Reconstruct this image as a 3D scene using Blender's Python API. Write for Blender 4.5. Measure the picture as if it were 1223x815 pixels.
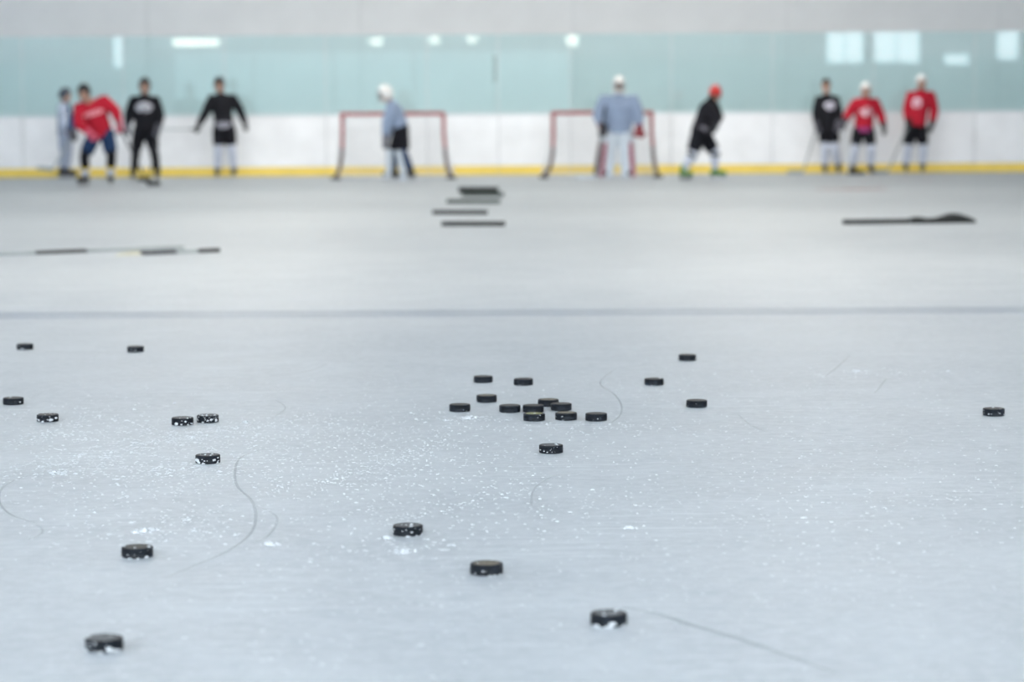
import bpy, bmesh, math, random
from mathutils import Vector, Matrix
random.seed(7)
PI = math.pi
for o in list(bpy.data.objects):
    bpy.data.objects.remove(o)
sc = bpy.context.scene
COL = sc.collection

# ------------------------------------------------------------------ camera
CAM_H, PITCH, ROLL = 1.05, math.radians(5.253), math.radians(0.327)
cam = bpy.data.cameras.new('camera')
cam.lens = 85.0
cam.sensor_width = 36.0
cam.clip_end = 300
cam.dof.use_dof = True
cam.dof.focus_distance = 7.5
cam.dof.aperture_fstop = 2.7
camo = bpy.data.objects.new('camera', cam)
COL.objects.link(camo)
F = Vector((0, math.cos(PITCH), -math.sin(PITCH)))
U0 = Vector((0, math.sin(PITCH), math.cos(PITCH)))
R0 = Vector((1, 0, 0))
Rv = R0 * math.cos(ROLL) - U0 * math.sin(ROLL)
Uv = U0 * math.cos(ROLL) + R0 * math.sin(ROLL)
camo.matrix_world = Matrix(((Rv.x, Uv.x, -F.x, 0), (Rv.y, Uv.y, -F.y, 0), (Rv.z, Uv.z, -F.z, CAM_H), (0, 0, 0, 1)))
sc.camera = camo

# ------------------------------------------------------------------ world, exposure
w = bpy.data.worlds.new('world')
sc.world = w
w.use_nodes = True
w.node_tree.nodes['Background'].inputs[0].default_value = (0.75, 0.85, 1.0, 1)
w.node_tree.nodes['Background'].inputs[1].default_value = 0.8
vs = sc.view_settings
vs.view_transform = 'Standard'
vs.look = 'None'
vs.gamma = 1.0
vs.use_curve_mapping = False
vs.exposure = 0.0
LAMP_W = 235.0          # each hanging lamp
LAMP_Z = 6.6
FILL_END, FILL_SIDE = 23.5, 2.0   # glow of the added wall panels that brighten boards and ice

# ------------------------------------------------------------------ hall dimensions
HX, HY0, HY1, HZ = 22.0, -12.0, 50.0, 9.0
BOARD_Y = 45.6

# ------------------------------------------------------------------ materials
MATS = {}
def mat(name, col, rough=0.6, spec=0.4, metal=0.0, noise=0.0, nscale=40.0, bump=0.0, emit=0.0):
    if name in MATS:
        return MATS[name]
    m = bpy.data.materials.new(name)
    m.use_nodes = True
    nt = m.node_tree
    b = nt.nodes['Principled BSDF']
    b.inputs['Base Color'].default_value = (*col, 1)
    b.inputs['Roughness'].default_value = rough
    b.inputs['Specular IOR Level'].default_value = spec
    b.inputs['Metallic'].default_value = metal
    if emit:
        b.inputs['Emission Color'].default_value = (*col, 1)
        b.inputs['Emission Strength'].default_value = emit
    if noise or bump:
        tc = nt.nodes.new('ShaderNodeTexCoord')
        n = nt.nodes.new('ShaderNodeTexNoise')
        n.inputs['Scale'].default_value = nscale
        n.inputs['Detail'].default_value = 4
        nt.links.new(tc.outputs['Object'], n.inputs['Vector'])
        if noise:
            r = nt.nodes.new('ShaderNodeValToRGB')
            r.color_ramp.elements[0].position = 0.3
            r.color_ramp.elements[1].position = 0.7
            r.color_ramp.elements[0].color = (*[max(0, c * (1 - noise)) for c in col], 1)
            r.color_ramp.elements[1].color = (*[min(1, c * (1 + noise)) for c in col], 1)
            nt.links.new(n.outputs['Fac'], r.inputs['Fac'])
            nt.links.new(r.outputs['Color'], b.inputs['Base Color'])
        if bump:
            bp = nt.nodes.new('ShaderNodeBump')
            bp.inputs['Strength'].default_value = bump
            bp.inputs['Distance'].default_value = 0.01
            nt.links.new(n.outputs['Fac'], bp.inputs['Height'])
            nt.links.new(bp.outputs['Normal'], b.inputs['Normal'])
    MATS[name] = m
    return m

def math_node(nt, op, a, b=None, clamp=False):
    n = nt.nodes.new('ShaderNodeMath')
    n.operation = op
    n.use_clamp = clamp
    for i, v in enumerate((a, b)):
        if v is None:
            continue
        if isinstance(v, (int, float)):
            n.inputs[i].default_value = v
        else:
            nt.links.new(v, n.inputs[i])
    return n.outputs[0]

def ramp_node(nt, fac, p0, p1):
    n = nt.nodes.new('ShaderNodeMapRange')
    n.interpolation_type = 'SMOOTHSTEP'
    n.inputs['From Min'].default_value = p0
    n.inputs['From Max'].default_value = p1
    nt.links.new(fac, n.inputs['Value'])
    return n.outputs[0]

def noise_node(nt, vec, scale, detail=4, rough=0.5):
    n = nt.nodes.new('ShaderNodeTexNoise')
    n.inputs['Scale'].default_value = scale
    n.inputs['Detail'].default_value = detail
    n.inputs['Roughness'].default_value = rough
    nt.links.new(vec, n.inputs['Vector'])
    return n.outputs['Fac']

def mix_col(nt, fac, a, b):
    n = nt.nodes.new('ShaderNodeMix')
    n.data_type = 'RGBA'
    for i, v in ((6, a), (7, b)):
        if isinstance(v, tuple):
            n.inputs[i].default_value = (*v, 1)
        else:
            nt.links.new(v, n.inputs[i])
    if isinstance(fac, (int, float)):
        n.inputs[0].default_value = fac
    else:
        nt.links.new(fac, n.inputs[0])
    return n.outputs[2]

def ice_material():
    m = bpy.data.materials.new('scraped_ice')
    m.use_nodes = True
    nt = m.node_tree
    b = nt.nodes['Principled BSDF']
    tc = nt.nodes.new('ShaderNodeTexCoord')
    P = tc.outputs['Object']
    def mapped(rz, sx, sy):
        mp = nt.nodes.new('ShaderNodeMapping')
        mp.inputs['Rotation'].default_value = (0, 0, rz)
        mp.inputs['Scale'].default_value = (sx, sy, 1)
        nt.links.new(P, mp.inputs['Vector'])
        return mp.outputs[0]
    big = noise_node(nt, P, 0.5, 3)
    midn = noise_node(nt, P, 3.0, 5, 0.6)
    col = mix_col(nt, ramp_node(nt, big, 0.3, 0.7), (0.350, 0.386, 0.416), (0.392, 0.426, 0.452))
    col = mix_col(nt, math_node(nt, 'MULTIPLY', ramp_node(nt, midn, 0.42, 0.68), 0.50), col, (0.49, 0.525, 0.55))
    fine = noise_node(nt, P, 22.0, 6, 0.72)
    col = mix_col(nt, math_node(nt, 'MULTIPLY', ramp_node(nt, fine, 0.36, 0.68), 0.55), col, (0.50, 0.535, 0.56))
    wet = ramp_node(nt, noise_node(nt, P, 6.0, 5, 0.65), 0.54, 0.72)
    col = mix_col(nt, math_node(nt, 'MULTIPLY', wet, 0.5), col, (0.320, 0.362, 0.395))
    # skate scratches in several directions
    scr = None
    for rz, sc1 in ((0.25, 30), (1.1, 24), (-0.6, 27), (1.9, 22)):
        s = noise_node(nt, mapped(rz, 1.2, sc1), 1.6, 3, 0.6)
        s = ramp_node(nt, s, 0.60, 0.70)
        scr = s if scr is None else math_node(nt, 'MAXIMUM', scr, s)
    gate = ramp_node(nt, noise_node(nt, P, 1.3, 2), 0.42, 0.62)
    scr = math_node(nt, 'MULTIPLY', scr, gate)
    col = mix_col(nt, math_node(nt, 'MULTIPLY', scr, 0.75), col, (0.55, 0.585, 0.61))
    dark = ramp_node(nt, noise_node(nt, mapped(0.9, 1.0, 18), 1.1, 4, 0.6), 0.62, 0.76)
    col = mix_col(nt, math_node(nt, 'MULTIPLY', dark, 0.25), col, (0.33, 0.38, 0.42))
    # frost grains
    g1 = ramp_node(nt, noise_node(nt, P, 95.0, 3, 0.65), 0.56, 0.70)
    gm = ramp_node(nt, noise_node(nt, P, 2.1, 4, 0.65), 0.44, 0.66)
    grain = math_node(nt, 'MULTIPLY', g1, gm)
    col = mix_col(nt, math_node(nt, 'MULTIPLY', grain, 0.75), col, (0.58, 0.61, 0.63))
    nt.links.new(col, b.inputs['Base Color'])
    b.inputs['Specular IOR Level'].default_value = 0.35
    b.inputs['IOR'].default_value = 1.31
    rr = nt.nodes.new('ShaderNodeMapRange')
    rr.inputs['To Min'].default_value = 0.40
    rr.inputs['To Max'].default_value = 0.58
    nt.links.new(midn, rr.inputs['Value'])
    nt.links.new(rr.outputs[0], b.inputs['Roughness'])
    h = math_node(nt, 'ADD', math_node(nt, 'MULTIPLY', midn, 0.5), math_node(nt, 'ADD', math_node(nt, 'MULTIPLY', grain, 0.35), math_node(nt, 'MULTIPLY', scr, 0.2)))
    bp = nt.nodes.new('ShaderNodeBump')
    bp.inputs['Strength'].default_value = 0.15
    bp.inputs['Distance'].default_value = 0.008
    nt.links.new(h, bp.inputs['Height'])
    nt.links.new(bp.outputs['Normal'], b.inputs['Normal'])
    return m

def glass_material(name, tint, refl_rough=0.02):
    m = bpy.data.materials.new(name)
    m.use_nodes = True
    nt = m.node_tree
    nt.nodes.remove(nt.nodes['Principled BSDF'])
    out = nt.nodes['Material Output']
    tr = nt.nodes.new('ShaderNodeBsdfTransparent')
    tr.inputs[0].default_value = (*tint, 1)
    gl = nt.nodes.new('ShaderNodeBsdfGlossy')
    gl.inputs['Roughness'].default_value = refl_rough
    fr = nt.nodes.new('ShaderNodeFresnel')
    fr.inputs[0].default_value = 1.5
    mx = nt.nodes.new('ShaderNodeMixShader')
    nt.links.new(fr.outputs[0], mx.inputs[0])
    nt.links.new(tr.outputs[0], mx.inputs[1])
    nt.links.new(gl.outputs[0], mx.inputs[2])
    nt.links.new(mx.outputs[0], out.inputs[0])
    return m

def jersey_material(name, col, print_col=None, c=(0, 0, 1.3), rad=(0.14, 0.09), axis='y', sign=-1, slope=0.0, trim=None):
    """knitted jersey, with a flat oval chest print and an optional hem band (heights in the wearer's own frame)"""
    m = bpy.data.materials.new(name)
    m.use_nodes = True
    nt = m.node_tree
    b = nt.nodes['Principled BSDF']
    b.inputs['Roughness'].default_value = 0.85
    b.inputs['Specular IOR Level'].default_value = 0.2
    tc = nt.nodes.new('ShaderNodeTexCoord')
    P = tc.outputs['Object']
    n = noise_node(nt, P, 14, 4)
    colr = mix_col(nt, n, tuple(x * 0.8 for x in col), tuple(min(1, x * 1.2) for x in col))
    sx = nt.nodes.new('ShaderNodeSeparateXYZ')
    nt.links.new(P, sx.inputs[0])
    X, Y, Z = sx.outputs
    if trim:
        z0, z1, tcol = trim
        f = math_node(nt, 'MULTIPLY', math_node(nt, 'GREATER_THAN', Z, z0), math_node(nt, 'LESS_THAN', Z, z1))
        colr = mix_col(nt, f, colr, tcol)
    if print_col:
        H = X if axis == 'y' else Y
        dx = math_node(nt, 'DIVIDE', math_node(nt, 'SUBTRACT', H, c[0]), rad[0])
        zz = math_node(nt, 'SUBTRACT', math_node(nt, 'SUBTRACT', Z, c[2]), math_node(nt, 'MULTIPLY', math_node(nt, 'SUBTRACT', H, c[0]), slope))
        dz = math_node(nt, 'DIVIDE', zz, rad[1])
        d = math_node(nt, 'ADD', math_node(nt, 'MULTIPLY', dx, dx), math_node(nt, 'MULTIPLY', dz, dz))
        inside = math_node(nt, 'LESS_THAN', d, 1.0)
        D = Y if axis == 'y' else X
        front = math_node(nt, 'LESS_THAN', math_node(nt, 'MULTIPLY', math_node(nt, 'SUBTRACT', D, c[1]), -sign), 0.0)
        nn = ramp_node(nt, noise_node(nt, P, 26, 2), 0.36, 0.5)
        f = math_node(nt, 'MULTIPLY', math_node(nt, 'MULTIPLY', inside, front), nn)
        colr = mix_col(nt, f, colr, print_col)
    nt.links.new(colr, b.inputs['Base Color'])
    bp = nt.nodes.new('ShaderNodeBump')
    bp.inputs['Strength'].default_value = 0.5
    bp.inputs['Distance'].default_value = 0.03
    nt.links.new(n, bp.inputs['Height'])
    nt.links.new(bp.outputs['Normal'], b.inputs['Normal'])
    return m

# ------------------------------------------------------------------ object helpers
def tag(o, label=None, cat=None, group=None, kind=None):
    if label: o['label'] = label
    if cat: o['category'] = cat
    if group: o['group'] = group
    if kind: o['kind'] = kind
    return o

def empty(name, loc, rz=0.0):
    o = bpy.data.objects.new(name, None)
    o.empty_display_size = 0.1
    COL.objects.link(o)
    o.location = loc
    o.rotation_euler = (0, 0, rz)
    return o

def link_mesh(name, me, m=None, parent=None, loc=None):
    o = bpy.data.objects.new(name, me)
    COL.objects.link(o)
    if m is not None and not me.materials:
        me.materials.append(m)
    if parent is not None:
        o.parent = parent
    if loc is not None:
        o.location = loc
    return o

def obj(name, bm, m=None, parent=None, loc=None, smooth=False):
    bmesh.ops.recalc_face_normals(bm, faces=bm.faces[:])
    me = bpy.data.meshes.new(name)
    if smooth:
        for f in bm.faces:
            f.smooth = True
    bm.to_mesh(me)
    bm.free()
    return link_mesh(name, me, m, parent, loc)

def add_box(bm, c, s, rot=None, bevel=0.0):
    r = bmesh.ops.create_cube(bm, size=1.0)
    M = Matrix.Translation(c) @ (rot.to_4x4() if rot else Matrix.Identity(4)) @ Matrix.Diagonal((s[0], s[1], s[2], 1))
    bmesh.ops.transform(bm, matrix=M, verts=r['verts'])
    if bevel:
        es = list({e for v in r['verts'] for e in v.link_edges})
        bmesh.ops.bevel(bm, geom=es, offset=bevel, segments=2, affect='EDGES', profile=0.5)

def loft(bm, rings, n=14):
    """rings: (centre, u, v) ellipses; capped at both ends"""
    loops = []
    for c, u, v in rings:
        loops.append([bm.verts.new(c + u * math.cos(2 * PI * i / n) + v * math.sin(2 * PI * i / n)) for i in range(n)])
    for a, b in zip(loops, loops[1:]):
        for i in range(n):
            bm.faces.new((a[i], a[(i + 1) % n], b[(i + 1) % n], b[i]))
    bm.faces.new(loops[0][::-1])
    bm.faces.new(loops[-1])

def frame_of(d):
    d = d.normalized()
    ref = Vector((0, 0, 1)) if abs(d.z) < 0.9 else Vector((0, 1, 0))
    u = d.cross(ref).normalized()
    return u, u.cross(d).normalized()

def tube(bm, pts, rads, n=10, round_ends=True):
    pts = [Vector(p) for p in pts]
    if isinstance(rads, (int, float)):
        rads = [rads] * len(pts)
    rings = []
    dirs = []
    for i in range(len(pts)):
        a = pts[max(0, i - 1)]
        b = pts[min(len(pts) - 1, i + 1)]
        dirs.append((b - a).normalized())
    u, v = frame_of(dirs[0])
    for i, (p, r) in enumerate(zip(pts, rads)):
        d = dirs[i]
        u = (u - d * u.dot(d)).normalized()
        v = d.cross(u)
        if i == 0 and round_ends:
            for k in (0.96, 0.7):
                rings.append((p - d * r * k, u * r * math.sqrt(1 - k * k), v * r * math.sqrt(1 - k * k)))
        rings.append((p, u * r, v * r))
        if i == len(pts) - 1 and round_ends:
            for k in (0.7, 0.96):
                rings.append((p + d * r * k, u * r * math.sqrt(1 - k * k), v * r * math.sqrt(1 - k * k)))
    loft(bm, rings, n)

BLOBS = []
def blob(name, bm, m, parent, voxel=0.014, smooth=3):
    """fuse the overlapping shapes in bm to one continuous skin"""
    o = obj(name, bm, m, parent)
    r = o.modifiers.new('fuse', 'REMESH')
    r.mode = 'VOXEL'
    r.voxel_size = voxel
    r.use_smooth_shade = True
    if smooth:
        s = o.modifiers.new('smooth', 'SMOOTH')
        s.factor = 0.5
        s.iterations = smooth
    BLOBS.append(o)
    return o

def bake_blobs():
    dg = bpy.context.evaluated_depsgraph_get()
    new = [(o, bpy.data.meshes.new_from_object(o.evaluated_get(dg))) for o in BLOBS]
    for o, me in new:
        mm = o.data.materials[0] if o.data.materials else None
        o.modifiers.clear()
        me.materials.clear()
        if mm:
            me.materials.append(mm)
        for p in me.polygons:
            p.use_smooth = True
        o.data = me

V = Vector

# ================================================================== STRUCTURE
ICE = ice_material()
M_WALL = mat('painted_wall', (0.84, 0.84, 0.84), 0.8, 0.2, noise=0.03, nscale=1.2)
M_JOINT = mat('wall_joint', (0.77, 0.775, 0.78), 0.8, 0.2)
M_CEIL = mat('ceiling_paint', (0.72, 0.73, 0.75), 0.9, 0.2)
M_BOARD = mat('board_plastic', (0.86, 0.87, 0.89), 0.45, 0.4, noise=0.05, nscale=2.2)
M_CAP = mat('cap_rail_plastic', (0.70, 0.76, 0.78), 0.5, 0.4)
M_YEL = mat('yellow_kick_plastic', (0.86, 0.64, 0.12), 0.45, 0.4, noise=0.06, nscale=3)
M_GLASS = glass_material('tinted_rink_glass', (0.87, 0.97, 0.97))
M_STEEL = mat('grey_steel', (0.45, 0.47, 0.48), 0.4, 0.5, metal=0.6)

# floor: the ice sheet
bm = bmesh.new()
add_box(bm, (0, (HY0 + HY1) / 2, -0.05), (2 * HX, HY1 - HY0, 0.1))
floor = tag(obj('floor', bm, ICE), 'scratched white-blue ice sheet dusted with snow', None, kind='structure')

# painted lines frozen in the ice
def ice_line(name, x0, x1, y0, y1, m, skew=0.0):
    bm = bmesh.new()
    h = 0.0006
    vs_ = [bm.verts.new(p) for p in ((x0, y0, h), (x1, y0 + skew, h), (x1, y1 + skew, h), (x0, y1, h))]
    bm.faces.new(vs_)
    return obj(name, bm, m, floor)
def faded_paint(name, col, alpha):
    """paint seen through cloudy scraped ice: the paint is thin and patchy"""
    m = bpy.data.materials.new(name)
    m.use_nodes = True
    nt = m.node_tree
    b = nt.nodes['Principled BSDF']
    b.inputs['Base Color'].default_value = (*col, 1)
    b.inputs['Roughness'].default_value = 0.5
    tc = nt.nodes.new('ShaderNodeTexCoord')
    n = noise_node(nt, tc.outputs['Object'], 1.7, 4)
    r = nt.nodes.new('ShaderNodeMapRange')
    r.inputs['From Min'].default_value = 0.3
    r.inputs['From Max'].default_value = 0.7
    r.inputs['To Min'].default_value = alpha * 0.6
    r.inputs['To Max'].default_value = alpha * 1.3
    nt.links.new(n, r.inputs['Value'])
    nt.links.new(r.outputs[0], b.inputs['Alpha'])
    return m
ice_line('blue_line', -HX + 0.2, HX - 0.2, 12.85, 13.33, faded_paint('faded_blue_paint', (0.24, 0.31, 0.45), 0.20))
ice_line('goal_line', 4.45, 5.48, 34.9, 35.6, faded_paint('faded_red_paint', (0.60, 0.28, 0.27), 0.40))

# end wall behind the glass: wide panels with recessed joints
wall_back = empty('wall_back', (0, HY1, 0))
tag(wall_back, 'pale grey panelled wall behind the rink glass', kind='structure')
bm = bmesh.new()
add_box(bm, (0, 0.2, HZ / 2), (2 * HX, 0.2, HZ))
obj('backing', bm, M_JOINT, wall_back)
PW = 4.38
bm = bmesh.new()
add_box(bm, (0, 0.085, HZ / 2), (PW - 0.03, 0.03, HZ), bevel=0.008)
pm = bpy.data.meshes.new('wall_panel')
bm.to_mesh(pm); bm.free()
pm.materials.append(M_WALL)
for k in range(-5, 5):
    x = 1.3 + PW * (k + 0.5)
    if abs(x) + PW / 2 < HX:
        link_mesh('wall_panel', pm, None, wall_back, (x, 0, 0))
for x0, x1 in ((-HX, 1.3 - PW * 5 + 0.02), (1.3 + PW * 4 + 0.02, HX)):
    if x1 - x0 > 0.1:
        bm = bmesh.new()
        add_box(bm, ((x0 + x1) / 2, 0.06, HZ / 2), (x1 - x0 - 0.02, 0.08, HZ))
        obj('wall_panel', bm, M_WALL, wall_back)

for nm, x in (('wall_left', -HX - 0.1), ('wall_right', HX + 0.1)):
    bm = bmesh.new()
    add_box(bm, (x, (HY0 + HY1) / 2, HZ / 2), (0.2, HY1 - HY0 + 0.6, HZ))
    tag(obj(nm, bm, M_WALL), 'plain pale grey side wall of the ice hall', kind='structure')
bm = bmesh.new()
add_box(bm, (0, HY0 - 0.1, HZ / 2), (2 * HX + 0.4, 0.2, HZ))
tag(obj('wall_front', bm, M_WALL), 'pale grey end wall with bright windows', kind='structure')
bm = bmesh.new()
add_box(bm, (0, (HY0 + HY1) / 2, HZ + 0.1), (2 * HX + 0.4, HY1 - HY0 + 0.8, 0.2))
tag(obj('ceiling', bm, M_CEIL), 'pale flat hall ceiling', kind='structure')

# bright windows high on the end wall that the rink glass mirrors
M_SKYPANE = mat('daylight_pane', (0.86, 0.95, 1.0), 0.3, 0.5, emit=7.0)
M_WFRAME = mat('window_frame_paint', (0.55, 0.58, 0.6), 0.5)
WINS = [(13.4, 15.0, 3.3, 5.6), (15.4, 17.4, 3.3, 5.6), (18.4, 19.5, 3.2, 3.7), (20.6, 21.6, 3.4, 5.2), (-16.85, -16.45, 3.3, 5.2)]
for i, (x0, x1, z0, z1) in enumerate(WINS):
    t = empty('window_%d' % (i + 1), ((x0 + x1) / 2, HY0, 0))
    tag(t, 'bright daylight window high in the end wall', kind='structure')
    wdt = x1 - x0
    bm = bmesh.new()
    for s in (-1, 1):
        add_box(bm, (s * wdt / 2, 0.05, (z0 + z1) / 2), (0.08, 0.1, z1 - z0 + 0.08))
        add_box(bm, (0, 0.05, z0 if s < 0 else z1), (wdt, 0.1, 0.08))
    obj('window_frame', bm, M_WFRAME, t)
    nx = 2 if wdt > 1.2 else 1
    for k in range(nx):
        bm = bmesh.new()
        add_box(bm, (-wdt / 2 + wdt * (k + 0.5) / nx, 0.03, (z0 + z1) / 2), (wdt / nx - 0.1, 0.02, z1 - z0 - 0.08))
        obj('window_pane', bm, M_SKYPANE, t)

# light panels added to brighten boards, ice and glass, built like framed windows
M_FILL_END = mat('added_end_fill', (0.91, 0.96, 1.0), 0.3, 0.5, emit=FILL_END)
M_FILL_SIDE = mat('added_side_fill', (0.70, 0.86, 1.0), 0.3, 0.5, emit=FILL_SIDE)
M_FILL_FROST = mat('added_frosted_fill', (0.82, 0.96, 1.0), 0.5, 0.3, emit=1.05)
def fill_panel(idx, c, along_x, wdt, z0, z1, npane, m, label):
    t = empty('window_%d' % idx, (c[0], c[1], 0), 0 if along_x == 'x' else (-PI / 2 if c[0] < 0 else PI / 2))  # an added light panel, numbered on after the real windows
    tag(t, label, kind='structure')
    bm = bmesh.new()
    for s in (-1, 1):
        add_box(bm, (s * wdt / 2, 0.05, (z0 + z1) / 2), (0.1, 0.1, z1 - z0 + 0.1))
        add_box(bm, (0, 0.05, z0 if s < 0 else z1), (wdt, 0.1, 0.1))
    obj('window_frame', bm, M_WFRAME, t)
    for k in range(npane):
        bm = bmesh.new()
        add_box(bm, (-wdt / 2 + wdt * (k + 0.5) / npane, 0.03, (z0 + z1) / 2), (wdt / npane - 0.12, 0.02, z1 - z0 - 0.1))
        obj('window_pane', bm, m, t)
fill_panel(6, (0, HY0), 'x', 40.0, 5.9, 8.5, 10, M_FILL_END, 'long glowing light panel added high in the end wall')  # added so that more level light reaches the boards and back wall
fill_panel(7, (-HX, 19), 'y', 56.0, 5.2, 8.4, 14, M_FILL_SIDE, 'long bluish light panel added along the side wall')  # added glow that tints the left side faintly blue
fill_panel(8, (-5.8, HY0), 'x', 17.0, 0.9, 4.0, 5, M_FILL_FROST, 'wide frosted light panel added low in the end wall')  # added for the rink glass to mirror as a brighter centre

# wall lamps on the end wall, mirrored as small bright spots
M_BULB = mat('wall_lamp_diffuser', (1.0, 0.97, 0.85), 0.4, emit=16.0)
for k, (x, z, wd, ht, lab) in enumerate(((-13.35, 4.36, 1.9, 0.24, 'long bar-shaped wall lamp on the end wall'), (-5.7, 4.35, 0.5, 0.2, 'largest of three small oblong wall lamps over the frosted light panel'), (-3.2, 4.4, 0.4, 0.2, 'middle one of three small oblong wall lamps over the frosted light panel'), (-1.6, 4.4, 0.35, 0.18, 'smallest of three oblong wall lamps over the frosted light panel'), (2.62, 4.36, 0.42, 0.42, 'square wall lamp beside the frosted light panel'))):
    t = empty('wall_lamp', (x, HY0, z))
    tag(t, lab, 'lamp', 'wall lamps on the end wall')
    bm = bmesh.new()
    add_box(bm, (0, 0.04, 0), (wd + 0.08, 0.08, ht + 0.08), bevel=0.02)
    obj('housing', bm, M_WFRAME, t)
    bm = bmesh.new()
    add_box(bm, (0, 0.10, 0), (wd, 0.06, ht), bevel=0.02)
    obj('diffuser', bm, M_BULB, t)

# ceiling lamps
M_HOUS = mat('lamp_housing', (0.6, 0.6, 0.6), 0.5)
M_DIFF = mat('lamp_diffuser', (1.0, 1.0, 1.0), 0.5, emit=4.0)
bm = bmesh.new()
add_box(bm, (0, 0, 0.07), (2.5, 0.7, 0.1), bevel=0.02)
hous_me = bpy.data.meshes.new('housing'); bm.to_mesh(hous_me); bm.free(); hous_me.materials.append(M_HOUS)
bm = bmesh.new()
add_box(bm, (0, 0, 0.01), (2.4, 0.6, 0.02))
diff_me = bpy.data.meshes.new('diffuser'); bm.to_mesh(diff_me); bm.free(); diff_me.materials.append(M_DIFF)
bm = bmesh.new()
tube(bm, [(0, 0, 0.1), (0, 0, HZ - LAMP_Z)], 0.012, 6, round_ends=False)
rod_me = bpy.data.meshes.new('suspension_rod'); bm.to_mesh(rod_me); bm.free(); rod_me.materials.append(M_HOUS)
for iy in range(4):
    for ix in range(2):
        x = (-3.8, 3.8)[ix]
        y = 16.4 + iy * 8.8
        t = empty('hanging_lamp', (x, y, LAMP_Z))
        tag(t, ('long white hanging lamp of the row %s' % ('nearest the pucks', 'second from the pucks', 'third from the pucks', 'above the goals')[iy]), 'lamp', 'hanging lamps over the rink')
        link_mesh('housing', hous_me, None, t)
        link_mesh('diffuser', diff_me, None, t)
        for q in (-1, 1):
            link_mesh('suspension_rod', rod_me, None, t, (q * 0.9, 0, 0))
        ld = bpy.data.lights.new('ceiling_lamp_light', 'AREA')
        ld.shape = 'RECTANGLE'; ld.size = 2.4; ld.size_y = 0.6
        ld.energy = LAMP_W
        ld.color = (1.0, 0.935, 0.84)
        lo = bpy.data.objects.new('ceiling_lamp_light', ld)
        COL.objects.link(lo)
        lo.parent = t
        lo.location = (0, 0, -0.02)

# ================================================================== RINK BOARDS AND GLASS
SEAMS = [-22 + 0.03, -20.57, -18.67, -16.77, -14.87, -12.97, -11.07, -9.17, -7.27, -5.37, -3.47, -1.57, -0.23, 1.12, 3.02, 4.92, 6.82, 8.72, 10.62, 12.52, 14.42, 16.32, 18.22, 20.12, 22 - 0.03]
KICK, CAPZ, GTOP = 0.17, 1.13, 2.63
boards = empty('rink_boards', (0, BOARD_Y, 0))
tag(boards, 'white rink boards with yellow kick strip and tall tinted glass', 'boards')
for x0, x1 in zip(SEAMS, SEAMS[1:]):
    wd, xc = x1 - x0, (x0 + x1) / 2
    bm = bmesh.new()
    add_box(bm, (xc, 0.03, (KICK + CAPZ) / 2), (wd - 0.012, 0.05, CAPZ - KICK), bevel=0.004)
    obj('board_panel', bm, M_BOARD, boards)
    bm = bmesh.new()
    add_box(bm, (xc, 0.022, KICK / 2), (wd - 0.008, 0.055, KICK - 0.004), bevel=0.004)
    obj('kick_plate', bm, M_YEL, boards)
    bm = bmesh.new()
    add_box(bm, (xc, 0.06, CAPZ + 0.018), (wd - 0.006, 0.14, 0.036), bevel=0.008)
    obj('cap_rail', bm, M_CAP, boards)
    bm = bmesh.new()
    add_box(bm, (xc, 0.07, (CAPZ + 0.036 + GTOP) / 2), (wd - 0.02, 0.012, GTOP - CAPZ - 0.036))
    obj('glass_pane', bm, M_GLASS, boards)
bm = bmesh.new()
add_box(bm, (0, 0.11, CAPZ / 2), (2 * HX - 0.1, 0.08, CAPZ - 0.01))
obj('board_frame', bm, M_STEEL, boards)
bm = bmesh.new()
add_box(bm, (-0.29, 0.055, 1.98), (0.05, 0.02, 0.5), bevel=0.006)
add_box(bm, (-0.29, 0.035, 2.0), (0.03, 0.03, 0.14), bevel=0.006)
obj('gate_latch', bm, mat('latch_grey', (0.30, 0.42, 0.42), 0.5), boards)

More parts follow.
